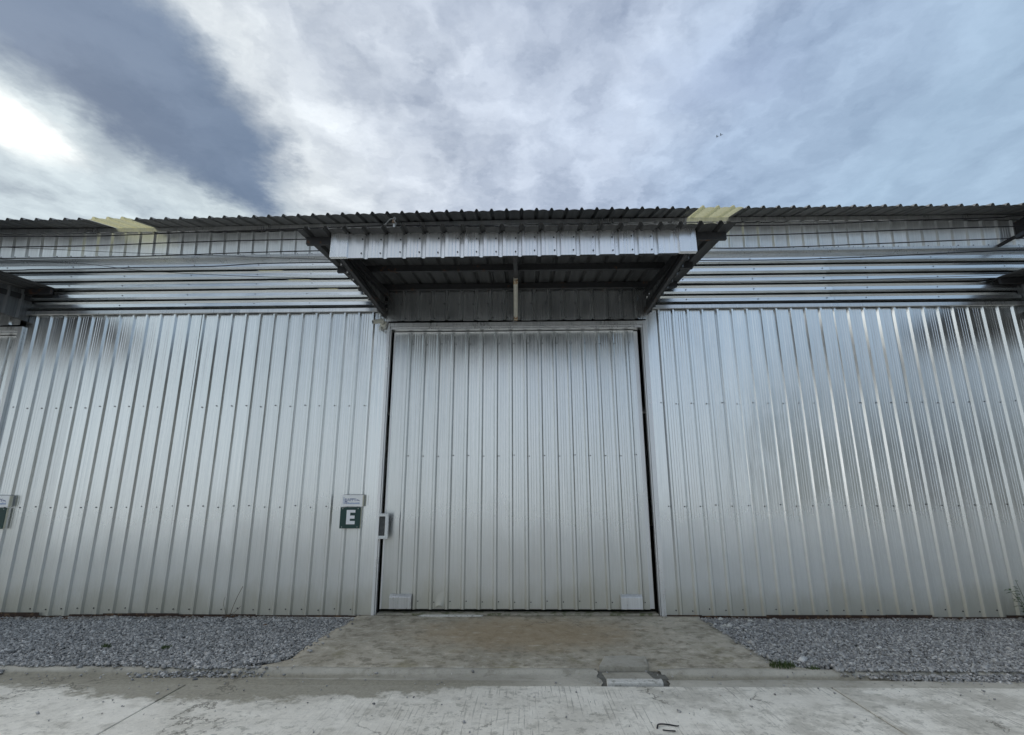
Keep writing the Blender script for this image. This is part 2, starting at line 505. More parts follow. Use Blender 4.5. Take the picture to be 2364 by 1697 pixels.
leaf_mat('grass_blade', (0.035, 0.065, 0.018), (0.085, 0.115, 0.03))
leaf_mat('weed_leaf', (0.03, 0.075, 0.02), (0.07, 0.13, 0.035))

# ------------------------------------------------------------------ mesh helpers


class MB:
    def __init__(self):
        self.v = []
        self.f = []

    def box(self, x0, x1, y0, y1, z0, z1):
        n = len(self.v)
        self.v += [(x0, y0, z0), (x1, y0, z0), (x1, y1, z0), (x0, y1, z0),
                   (x0, y0, z1), (x1, y0, z1), (x1, y1, z1), (x0, y1, z1)]
        self.f += [tuple(n + i for i in q) for q in
                   ((0, 3, 2, 1), (4, 5, 6, 7), (0, 1, 5, 4), (1, 2, 6, 5), (2, 3, 7, 6), (3, 0, 4, 7))]
        return self

    def beam(self, a, b, w, h, up=(0, 0, 1)):
        a, b = Vector(a), Vector(b)
        d = (b - a).normalized()
        s = d.cross(Vector(up)).normalized()
        u = s.cross(d).normalized()
        n = len(self.v)
        for p in (a, b):
            for sx, sy in ((-1, -1), (1, -1), (1, 1), (-1, 1)):
                self.v.append(tuple(p + s * (sx * w / 2) + u * (sy * h / 2)))
        self.f += [tuple(n + i for i in q) for q in
                   ((0, 1, 2, 3), (7, 6, 5, 4), (0, 4, 5, 1), (1, 5, 6, 2), (2, 6, 7, 3), (3, 7, 4, 0))]
        return self

    def tube(self, pts, r, seg=8, caps=True):
        pts = [Vector(p) for p in pts]
        rs = r if isinstance(r, (list, tuple)) else [r] * len(pts)
        n0 = len(self.v)
        ref = None
        for i, p in enumerate(pts):
            d = (pts[min(i + 1, len(pts) - 1)] - pts[max(i - 1, 0)]).normalized()
            if ref is None:
                ref = d.orthogonal().normalized()
            s = (ref - d * ref.dot(d)).normalized()
            ref = s
            u = d.cross(s)
            for k in range(seg):
                a = 2 * math.pi * k / seg
                self.v.append(tuple(p + (s * math.cos(a) + u * math.sin(a)) * rs[i]))
        for i in range(len(pts) - 1):
            for k in range(seg):
                a = n0 + i * seg + k
                b = n0 + i * seg + (k + 1) % seg
                self.f.append((a, b, b + seg, a + seg))
        if caps:
            self.f.append(tuple(n0 + k for k in reversed(range(seg))))
            e = n0 + (len(pts) - 1) * seg
            self.f.append(tuple(e + k for k in range(seg)))
        return self

    def prism(self, poly, axis, a, b):
        """poly in the two other axes (x,y,z order), swept from a to b along axis"""
        n = len(self.v)
        m = len(poly)
        for c in (a, b):
            for p, q in poly:
                self.v.append({'x': (c, p, q), 'y': (p, c, q), 'z': (p, q, c)}[axis])
        self.f.append(tuple(n + i for i in range(m)))
        self.f.append(tuple(n + m + i for i in reversed(range(m))))
        for i in range(m):
            j = (i + 1) % m
            self.f.append((n + i, n + m + i, n + m + j, n + j))
        return self

    def mesh(self, name, mat):
        me = bpy.data.meshes.new(name)
        me.from_pydata(self.v, [], self.f)
        me.materials.append(MATS[mat])
        me.update()
        return me

    def build(self, name, mat, parent=None, smooth=False, bevel=0.0, **props):
        me = self.mesh(name, mat)
        if smooth:
            me.polygons.foreach_set('use_smooth', [True] * len(me.polygons))
        return link(name, me, parent, bevel=bevel, **props)


def link(name, me, parent=None, loc=(0, 0, 0), rot=(0, 0, 0), bevel=0.0, **props):
    o = bpy.data.objects.new(name, me)
    col.objects.link(o)
    if parent is not None:
        o.parent = parent
    o.location = loc
    o.rotation_euler = rot
    if bevel:
        md = o.modifiers.new('bevel', 'BEVEL')
        md.width = bevel
        md.segments = 2
        md.limit_method = 'ANGLE'
    for k, v in props.items():
        o[k] = v
    return o


def empty(name, loc=(0, 0, 0), parent=None, **props):
    o = bpy.data.objects.new(name, None)
    o.empty_display_size = 0.2
    col.objects.link(o)
    o.location = loc
    if parent is not None:
        o.parent = parent
    for k, v in props.items():
        o[k] = v
    return o


_cache = {}


def sheet_mesh(name, mat, ribs, u0, u1, v0, v1, h=0.028, base=0.031, top=0.012, bow=0.0, micro=True, pitch=0.2):
    """ribbed sheet: local X across, Z along the ribs, ribs raised towards -Y (h<0 sinks them)"""
    key = (name, mat, tuple(round(r, 5) for r in ribs), u0, u1, v0 if not callable(v0) else id(v0),
           v1 if not callable(v1) else id(v1), h, base, top, bow, micro)
    if key in _cache:
        return _cache[key]
    prof = []

    def add(u, w):
        if u0 - 1e-6 <= u <= u1 + 1e-6:
            prof.append((u, w))
    add(u0, 0.0)
    rs = sorted(ribs)
    for i, r in enumerate(rs):
        if prof and r - base > prof[-1][0] + 1e-5 or not prof:
            add(r - base, 0.0)
        add(r - top, h)
        add(r + top, h)
        add(r + base, 0.0)
        nxt = rs[i + 1] - base if i + 1 < len(rs) else u1
        a = r + base
        span = nxt - a
        if span > 0.08:
            if bow:
                for k in range(1, 6):
                    s = k / 6
                    add(a + span * s, bow * math.sin(math.pi * s))
            elif micro:
                for s in (0.27, 0.5, 0.73):
                    c = a + span * s
                    add(c - 0.005, 0.0)
                    add(c, -math.copysign(0.0013, h))
                    add(c + 0.005, 0.0)
    if prof[-1][0] < u1 - 1e-5:
        prof.append((u1, 0.0))
    V, F = [], []
    for u, w in prof:
        a = v0(u) if callable(v0) else v0
        b = v1(u) if callable(v1) else v1
        V.append((u, -w, a))
        V.append((u, -w, b))
    for i in range(len(prof) - 1):
        a = 2 * i
        F.append((a, a + 2, a + 3, a + 1))
    me = bpy.data.meshes.new(name)
    me.from_pydata(V, [], F)
    me.materials.append(MATS[mat])
    me.update()
    _cache[key] = me
    return me


def jit(a=0.0016):
    return random.uniform(-a, a)


# ------------------------------------------------------------------ ground
GX = 260.0
g = MB()
g.v = [(-GX, -GX, -0.12), (GX, -GX, -0.12), (GX, GX, -0.12), (-GX, GX, -0.12)]
g.f = [(0, 1, 2, 3)]
g.build('ground', 'far_ground', kind='structure')

# concrete road: slabs between the joints
road = empty('road', (0, 0, 0), kind='structure')
JX = [-2.69 + 5.06 * k for k in range(-5, 7)]


def slab(x0, x1, y0, y1):
    g_ = 0.006
    m = MB().box(x0 + g_, x1 - g_, y0, y1, -0.11, 0.0)
    return m.build('concrete_slab', 'concrete_road', road, bevel=0.006)


for i in range(len(JX) - 1):
    slab(JX[i], JX[i + 1], -7.30, -2.265)
    slab(JX[i], JX[i + 1], -12.34, -7.312)
MB().box(JX[0], JX[-1], -12.3, -2.28, -0.115, -0.035).build('joint_filler', 'packed_soil', road)


def noise1(seed, n=64, amp=1.0):
    r = np.random.default_rng(seed)
    a = r.uniform(-1, 1, n)

    def f(x):
        x = x % n
        i = int(math.floor(x))
        s = x - i
        s = s * s * (3 - 2 * s)
        return amp * (a[i % n] * (1 - s) + a[(i + 1) % n] * s)
    return f


n1, n2, n3, n4 = (noise1(k) for k in (11, 12, 13, 14))


def grid(name, mat, xs, ys, zf, xf=None, smooth=True, parent=None, **props):
    V, F = [], []
    for j, y in enumerate(ys):
        for i, x in enumerate(xs):
            X = xf(x, y) if xf else x
            V.append((X, y, zf(X, y)))
    w = len(xs)
    for j in range(len(ys) - 1):
        for i in range(w - 1):
            a = j * w + i
            F.append((a, a + 1, a + w + 1, a + w))
    me = bpy.data.meshes.new(name)
    me.from_pydata(V, [], F)
    me.materials.append(MATS[mat])
    if smooth:
        me.polygons.foreach_set('use_smooth', [True] * len(me.polygons))
    me.update()
    return link(name, me, parent, **props)


def lerp(pts, x):
    if x <= pts[0][0]:
        return pts[0][1]
    for (a, b), (c, d) in zip(pts, pts[1:]):
        if x <= c:
            return b + (d - b) * (x - a) / (c - a)
    return pts[-1][1]


# kerb lips and shallow gutter in front of the building
GUT = [(-2.268, -0.004), (-2.25, 0.002), (-2.13, 0.004), (-2.105, -0.012), (-2.07, -0.030), (-1.985, -0.030),
       (-1.955, -0.010), (-1.94, 0.012), (-1.88, 0.014), (-1.86, -0.03)]


def gut_z(x, y):
    z = lerp(GUT, y)
    fill = 0.0
    if -2.0 < x < 0.62:
        fill = min(1.0, (x + 2.0) / 1.2) * 0.75
    if z < 0 and y > -2.24:
        z *= (1 - fill)
    return z + 0.004 * n1(x * 1.7 + y * 3) + 0.0025 * n2(x * 7 + y * 11)


ys = [-2.268, -2.25, -2.20, -2.13, -2.105, -2.07, -2.03, -1.985, -1.955, -1.94, -1.91, -1.88, -1.86]
for x0, x1 in ((-13.0, 0.60), (1.13, 13.0)):
    xs = list(np.arange(x0, x1, 0.12)) + [x1]
    grid('gutter', 'concrete_kerb', xs, ys, gut_z,
         lambda x, y, e=(0.60 if x0 < 0 else 1.13): x + (0.02 * n3(y * 30) if abs(x - e) < 0.05 else 0.0), kind='structure')
MB().box(0.56, 1.17, -2.255, -1.87, -0.1, -0.012).build('crack_silt', 'packed_soil', kind='structure')
MB().box(-13, 13, -2.26, 0.4, -0.118, -0.055).build('gutter_bed', 'packed_soil', kind='structure')

# concrete apron (driveway ramp) in front of the door


def apron(name, c):
    def xf(u, y):
        s = -y / 1.87
        L = -2.0 - 0.16 * s - 0.22 * max(0.0, (s - 0.88) / 0.12) ** 2
        Rr = 2.06 + 0.14 * s + 0.25 * max(0.0, (s - 0.93) / 0.07)
        L += 0.025 * n1(y * 6) + 0.012 * n2(y * 21)
        Rr += 0.03 * n3(y * 5) + 0.012 * n4(y * 19)
        return c + (L + (Rr - L) * u)

    def zf(x, y):
        return 0.012 + 0.022 * (1 + y / 1.9) + 0.006 * n1(x * 0.9 + y) + 0.004 * n2(x * 2.3 - y * 3.1) + 0.0015 * n3(x * 9 + y * 13)
    us = np.linspace(0, 1, 61)
    ys_ = np.linspace(-1.875, -0.02, 31)
    o = grid(name, 'concrete_apron', us, ys_, zf, xf, kind='structure')
    o.modifiers.new('thick', 'SOLIDIFY').thickness = 0.09
    o.modifiers['thick'].offset = -1
    return o


UNITS = [-8.795, -0.075, 8.645]
for c in UNITS:
    apron('driveway_apron', c + 0.075)

# lifted, cracked bit of kerb right of the middle of the driveway
MB().prism([(0.645, -2.235), (1.09, -2.225), (1.10, -2.135), (0.655, -2.14)], 'z', -0.05, 0.016).build(
    'broken_kerb_piece', 'mortar', bevel=0.008, label='pale broken strip of kerb beside the road, between two cracks', category='concrete piece')
o = MB().prism([(0.66, -2.11), (1.06, -2.10), (1.03, -1.90), (0.645, -1.91)], 'z', -0.05, 0.006).build(
    'broken_concrete_block', 'concrete_kerb', bevel=0.008, label='cracked concrete block sunk in the gutter before the driveway', category='concrete piece')
o.rotation_euler = (R(0.6), R(-0.4), 0)
MB().prism([(0.63, -1.885), (1.05, -1.885), (1.09, -1.62), (0.93, -1.585), (0.72, -1.61)], 'z', -0.04, 0.0335).build(
    'patched_concrete', 'concrete_kerb', bevel=0.006, label='grey patch of newer concrete at the driveway edge above the broken kerb', category='concrete piece')

# gravel beds
BEDS = [(-7.15, -2.06), (2.12, 7.0)]
for x0, x1 in [(-13, -10.85), BEDS[0], BEDS[1], (10.75, 13)]:
    grid('gravel_bed', 'packed_soil', np.linspace(x0, x1, 20), np.linspace(-1.90, 0.0, 8),
         lambda x, y: -0.012 + 0.006 * n1(x * 2 + y * 3), kind='structure')


def stones(name, pts, sizes, label, zoff=None):
    n = len(pts)
    cube = np.array([[x, y, z] for x in (-1, 1) for y in (-1, 1) for z in (-1, 1)], float) * 0.5
    faces = np.array([[0, 1, 3, 2], [4, 6, 7, 5], [0, 4, 5, 1], [2, 3, 7, 6], [0, 2, 6, 4], [1, 5, 7, 3]])
    V = np.repeat(cube[None], n, 0) * (1 + rng.uniform(-0.45, 0.25, (n, 8, 1))) + rng.uniform(-0.12, 0.12, (n, 8, 3))
    V *= (sizes[:, None] * rng.uniform(0.6, 1.25, (n, 3)))[:, None, :]
    q = rng.normal(size=(n, 4))
    q /= np.linalg.norm(q, axis=1)[:, None]
    w, x, y, z = q.T
    M = np.stack([1 - 2 * (y * y + z * z), 2 * (x * y - z * w), 2 * (x * z + y * w),
                  2 * (x * y + z * w), 1 - 2 * (x * x + z * z), 2 * (y * z - x * w),
                  2 * (x * z - y * w), 2 * (y * z + x * w), 1 - 2 * (x * x + y * y)], 1).reshape(n, 3, 3)
    V = np.einsum('nij,nkj->nki', M, V)
    V[:, :, 2] *= 0.75
    V += pts[:, None, :]
    F = (faces[None] + (np.arange(n) * 8)[:, None, None]).reshape(-1, 4)
    me = bpy.data.meshes.new(name)
    me.vertices.add(n * 8)
    me.vertices.foreach_set('co', V.reshape(-1))
    me.loops.add(n * 24)
    me.loops.foreach_set('vertex_index', F.reshape(-1).astype(np.int32))
    me.polygons.add(n * 6)
    me.polygons.foreach_set('loop_start', np.arange(0, n * 24, 4, dtype=np.int32))
    me.materials.append(MATS['crushed_stone'])
    me.update()
    me.validate()
    return link(name, me, None, kind='stuff', label=label, category='gravel')


def gravel_pts(x0, x1, n, side):
    x = rng.uniform(x0, x1, n)
    y = rng.uniform(-2.2, -0.035, n)
    front = -1.915 + 0.022 * np.sin(x * 3.1) + 0.015 * np.sin(x * 11.0 + 1.0)
    if side < 0:
        front = np.where((x > -3.3) & (x < -2.25), -1.94, front)
        edge = -2.02 - 0.16 * (-y / 1.87) - 0.4 * np.clip((-y - 1.62) / 0.26, 0, 1) ** 2
        keep = (x < edge - rng.exponential(0.010, n)) | ((x < edge + rng.exponential(0.05, n)) & (rng.uniform(0, 1, n) < 0.10))
        over = x > edge
    else:
        front = np.where(x > 2.6, -1.98 - 0.20 * np.clip((x - 2.6) / 0.9, 0, 1), -1.87)
        edge = 2.06 + 0.15 * (-y / 1.87) + 0.24 * np.clip((-y - 1.72) / 0.15, 0, 1)
        keep = (x > edge + rng.exponential(0.010, n)) | ((x > edge - rng.exponential(0.05, n)) & (rng.uniform(0, 1, n) < 0.10))
        over = x < edge
    fade = rng.uniform(0, 1, n) < np.clip((y - front) / 0.14 + 0.12, 0, 1)
    keep &= (y > front) & fade
    if side < 0:
        extra = (rng.uniform(0, 1, n) < 0.9 * np.exp(-((x + 2.74) / 0.36) ** 2) * np.exp((y + 1.95) / 0.11)) & (y < -1.9) & (x < -2.2)
        stray = (rng.uniform(0, 1, n) < 0.035 * np.exp((y + 1.9) / 0.12)) & (y < -1.88)
        keep |= extra | stray
    x, y, over = x[keep], y[keep], over[keep]
    z = 0.004 + rng.uniform(-0.008, 0.012, len(x)) + 0.010 * np.sin(x * 2.3 + y) * np.cos(y * 3.1 + x)
    z = np.where(y < -1.85, 0.020 + 0.006 * rng.uniform(0, 1, len(x)), z)
    z = np.where(y < -1.955, -0.018 + 0.02 * rng.uniform(0, 1, len(x)), z)
    z = np.where(over & (y > -1.86), 0.030 + 0.012 * (1 + y / 1.9), z)
    return np.stack([x, y, z], 1)


P = gravel_pts(-7.15, -1.95, 64000, -1)
stones('gravel', P, 0.009 + rng.gamma(1.6, 0.0042, len(P)), 'blue grey crushed stone along the wall left of the driveway')
P = gravel_pts(2.05, 7.0, 62000, 1)
stones('gravel', P, 0.009 + rng.gamma(1.6, 0.0042, len(P)), 'blue grey crushed stone along the wall right of the driveway')
n = 360
P = np.stack([rng.uniform(-4.6, 4.2, n), -1.9 - rng.gamma(1.3, 0.42, n), np.full(n, 0.006)], 1)
P = P[P[:, 1] > -5.5]
stones('scattered_gravel', P, 0.004 + rng.gamma(1.5, 0.0030, len(P)), 'loose chips of stone scattered over gutter and road')

# ------------------------------------------------------------------ warehouse
BX0, BX1 = -13.0, 13.0
wh = empty('warehouse', (0, 0, 0), label='long low warehouse clad in bare galvanised ribbed sheets with sliding doors', category='warehouse')


def bow(x):
    return lerp([(-8.0, -0.015), (-6.5, -0.010), (-4.7, -0.027), (-3.4, -0.012), (-1.8, 0.018), (0.0, 0.029),
                 (1.7, 0.031), (3.4, 0.018), (5.0, 0.013), (7.0, 0.0), (8.0, -0.005)], x)


def clad_run(x0, x1, rib0, z0, z1, y, mat='galvanised', pitch=0.2, name='cladding_sheet', per=4, h=0.028, zoff=None, lean=0.0):
    """row of sheets from x0 to x1; ribs at rib0 + k*pitch"""
    k0 = math.ceil((x0 + 0.03 - rib0) / pitch)
    ribs = []
    k = k0
    while rib0 + k * pitch < x1 - 0.03:
        ribs.append(rib0 + k * pitch)
        k += 1
    i = 0
    while i < len(ribs):
        grp = ribs[i:i + per]
        a = x0 if i == 0 else grp[0] - 0.033
        b = x1 if i + per >= len(ribs) else ribs[i + per] - 0.033
        cx = grp[0]
        zo = zoff(cx) if zoff else 0.0
        me = sheet_mesh(name, mat, [round(r - cx, 4) for r in grp], round(a - cx, 4), round(b - cx + 0.006, 4), 0.0, round(z1 - z0 + zo, 3), h=h)
        o = link(name, me, wh, (cx, y + (0.0012 if (i // per) % 2 else -0.0012), z0), (lean + jit(0.0018), jit(0.0012), jit(0.006)))
        o.location.z += jit(0.006)
        i += per
    return ribs


frames = [(c - 1.79, c + 1.775) for c in UNITS]
segs = [(BX0, frames[0][0], 1.879 + 2 * UNITS[0]), (frames[0][1], frames[1][0], -2.0765),
        (frames[1][1], frames[2][0], 1.879), (frames[2][1], BX1, 1.879)]
WALL_TOP = 3.935
screws = MB()


def screw(x, y, z, r=0.0085):
    r *= 0.95
    n_ = len(screws.v)
    for d_ in (0.0, -0.006):
        for k in range(6):
            a = math.pi / 3 * k
            screws.v.append((x + r * math.cos(a), y + d_, z + r * math.sin(a)))
    screws.f.append(tuple(n_ + 6 + k for k in reversed(range(6))))
    for k in range(6):
        j = (k + 1) % 6
        screws.f.append((n_ + k, n_ + 6 + k, n_ + 6 + j, n_ + j))


for (x0, x1, r0) in segs:
    ribs = clad_run(x0, x1, r0, 0.012, WALL_TOP, 0.0)
    for r in ribs:
        for zz in (2.617, 1.312, 0.095):
            if zz < 0.2 and random.random() < 0.25:
                continue
            screw(r - 0.052 + jit(0.004), -0.0015, zz + jit(0.012))
# wall above the doors, under the canopies
for c, (f0, f1) in zip(UNITS, frames):
    ribs = clad_run(f0, f1, -1.44 + (c + 0.075), 3.764, 4.285, -0.090)
    for r in ribs:
        screw(r - 0.04, -0.0925, 4.01 + jit(0.01))
        screw(r + 0.04, -0.0925, 3.80 + jit(0.01))

# drip flashing between the wall and the horizontal cladding
for i, (x0, x1) in enumerate([(BX0, -8.4), (-8.4, -3.95), (-3.95, 0.6), (0.6, 4.44), (4.44, 9.0), (9.0, BX1)]):
    dy = -0.0015 * (i % 2)
    MB().prism([(0.01, 3.99), (-0.052 + dy, 3.985), (-0.056 + dy, 3.935), (-0.044 + dy, 3.925), (-0.034 + dy, 3.935), (-0.032 + dy, 3.97), (0.01, 3.975)],
               'x', x0, x1 + 0.004).build('drip_flashing', 'galvanised_trim', wh)

# horizontal cladding, panels lapped end to end
HZ0, HZ1 = 3.985, 4.735
hribs = [4.050 - HZ0, 4.196 - HZ0, 4.347 - HZ0, 4.492 - HZ0, 4.640 - HZ0]
laps = [BX0, -11.7, -9.0, -6.32, -3.628, -0.95, 1.65, 4.282, 6.758, 9.4, 12.0, BX1]


def hclad_mesh(L_):
    key = ('hclad', L_)
    if key in _cache:
        return _cache[key]
    V, F = [], []

    def strip(prof):
        n0 = len(V)
        for u, w in prof:
            V.extend([(u, -w, 0.0), (u, -w, L_)])
        for i_ in range(len(prof) - 1):
            F.append((n0 + 2 * i_, n0 + 2 * i_ + 2, n0 + 2 * i_ + 3, n0 + 2 * i_ + 1))
    # each board: pan leaning in at the top, open slot, then the nose of the next board
    lo = [(0.0, 0.004)]
    for r in hribs:
        strip(lo + [(r - 0.060, -0.006)])
        lo = [(r - 0.040, -0.030), (r - 0.041, 0.006), (r - 0.029, 0.078), (r + 0.020, 0.073), (r + 0.040, 0.010)]
    strip(lo + [(HZ1 - HZ0, 0.0)])
    me_ = bpy.data.meshes.new('horizontal_cladding_sheet')
    me_.from_pydata(V, [], F)
    me_.materials.append(MATS['galvanised'])
    _cache[key] = me_
    return me_


for i in range(len(laps) - 1):
    a, b_ = laps[i], laps[i + 1]
    me = hclad_mesh(round(b_ - a + 0.03, 3))
    link('horizontal_cladding_sheet', me, wh, (b_ + 0.01, -0.004 - 0.003 * (i % 2), HZ0), (jit(0.003), -math.pi / 2, 0))
    for hr in hribs:
        xx = b_ - 0.12
        while xx > a + 0.1:
            screw(xx, -0.080, HZ0 + hr + jit(0.004), 0.008)
            xx -= 0.95 + jit(0.03)

# flashing over the horizontal cladding
for i, (x0, x1) in enumerate([(BX0, -9.0), (-9.0, -6.05), (-6.05, -3.3), (-3.3, 1.0), (1.0, 3.95), (3.95, 8.2), (8.2, BX1)]):
    dy = -0.0015 * (i % 2)
    MB().prism([(0.0, 4.80), (-0.105 + dy, 4.79), (-0.108 + dy, 4.752), (-0.07 + dy, 4.742), (-0.03 + dy, 4.715), (0.0, 4.715)],
               'x', x0, x1 + 0.004).build('cap_flashing', 'galvanised_trim', wh)

# upper wall
ribs = clad_run(BX0, BX1, -5.129, 4.785, 5.175, -0.055, pitch=0.207, zoff=bow, mat='galvanised_upper', lean=0.075)
for r in ribs:
    screw(r + 0.05, -0.057, 4.815 + jit(0.006), 0.008)
# eave purlin band
for i in range(10):
    x0 = BX0 + 2.6 * i
    x1 = x0 + 2.6
    m = MB()
    za, zb_ = bow(x0), bow(x1)
    m.v = [(x, y, z + zo) for x, zo in ((x0, za), (x1, zb_)) for y, z in ((-0.115, 5.186), (-0.115, 5.248), (-0.02, 5.262), (-0.02, 5.18))]
    m.f = [(3, 2, 1, 0), (4, 5, 6, 7), (0, 1, 5, 4), (1, 2, 6, 5), (2, 3, 7, 6), (3, 0, 4, 7)]
    m.build('eave_purlin', 'galvanised_trim', wh)

# roof sheets (ribs run up the slope), two yellow translucent ones
roof = empty('roof', (0, 0, 0), wh)
RS = math.atan(0.28)
RLEN = 9.5 / math.cos(RS)


def roof_sheet(x0, npitch, mat, name, pt=0.2):
    rb = [round(0.08 + pt * k, 4) for k in range(npitch)]
    me = sheet_mesh(name, mat, rb, 0.0, round(pt * npitch + 0.02, 3), 0.0, RLEN, h=0.034, base=0.030, top=0.010, bow=0.011)
    xc = x0 + 0.1 * npitch
    tilt = -(bow(x0 + 0.2 * npitch) - bow(x0)) / (0.2 * npitch)
    o = link(name, me, roof, (x0, -0.555 + jit(0.006), 5.285 - 0.28 * 0.555 + bow(x0) + jit(0.002)), (-(math.pi / 2 - RS), tilt, 0))
    return o


edges = []
x = BX0 - 0.1
sky_at = (-5.93, 2.345)
cuts = [(sky_at[0], sky_at[0] + 0.6), (sky_at[1], sky_at[1] + 0.6)]
for s0, s1 in ((BX0 - 0.1, cuts[0][0]), (cuts[0][1], cuts[1][0]), (cuts[1][1], BX1 + 0.1)):
    w_ = s1 - s0
    nn = int(round(w_ / 0.2))
    xx = s0
    pt = w_ / nn
    while nn > 0:
        k = 4 if nn >= 4 else nn
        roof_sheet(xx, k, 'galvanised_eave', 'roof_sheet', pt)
        xx += pt * k
        nn -= k
for s0, s1 in cuts:
    o = roof_sheet(s0, 3, 'yellow_fibreglass', 'skylight_sheet')
    o.location.z += 0.006
    o['label'] = 'yellow translucent roof sheet'

# shell behind: gables, back wall, back slope, dark floor
ZR = 5.285 + 0.28 * 8.9
for xg in (BX0, BX1):
    MB().prism([(0.02, 0.0), (18.0, 0.0), (18.0, 5.2), (8.95, ZR), (-0.02, 5.2)], 'x', xg - 0.02, xg + 0.02).build('gable_wall', 'galvanised', wh)
MB().box(BX0 + 0.02, BX1 - 0.02, 17.9, 17.96, 0, 5.2).build('back_wall', 'galvanised', wh)
MB().prism([(8.95, ZR + 0.02), (18.3, 5.25), (18.3, 5.22), (8.95, ZR - 0.01)], 'x', BX0, BX1).build('back_roof', 'galvanised_roof', wh)
MB().box(BX0 + 0.03, BX1 - 0.03, 0.30, 17.8, -0.05, 0.03).build('floor_slab', 'dark_interior', wh)

# base flashing, rusty, and a low concrete plinth under the sheets
for (x0, x1, r0) in segs:
    MB().box(x0, x1, -0.012, 0.12, -0.1, 0.010).build('plinth', 'mossy_concrete', wh, bevel=0.004)
    xx = x0
    while xx < x1 - 0.01:
        xe = min(x1, xx + random.uniform(0.18, 0.75))
        tall = random.uniform(-0.01, 0.028) if -6.8 < xx < -4.4 else 0.0
        MB().box(xx, xe - 0.004, -0.040 + jit(0.004), -0.0315, 0.0 + jit(0.006), 0.040 + tall + jit(0.014)).build('base_flashing', 'rusty_flashing', wh)
        xx = xe

screws.build('screw_heads', 'screw', wh, kind='stuff')

# ------------------------------------------------------------------ door sets


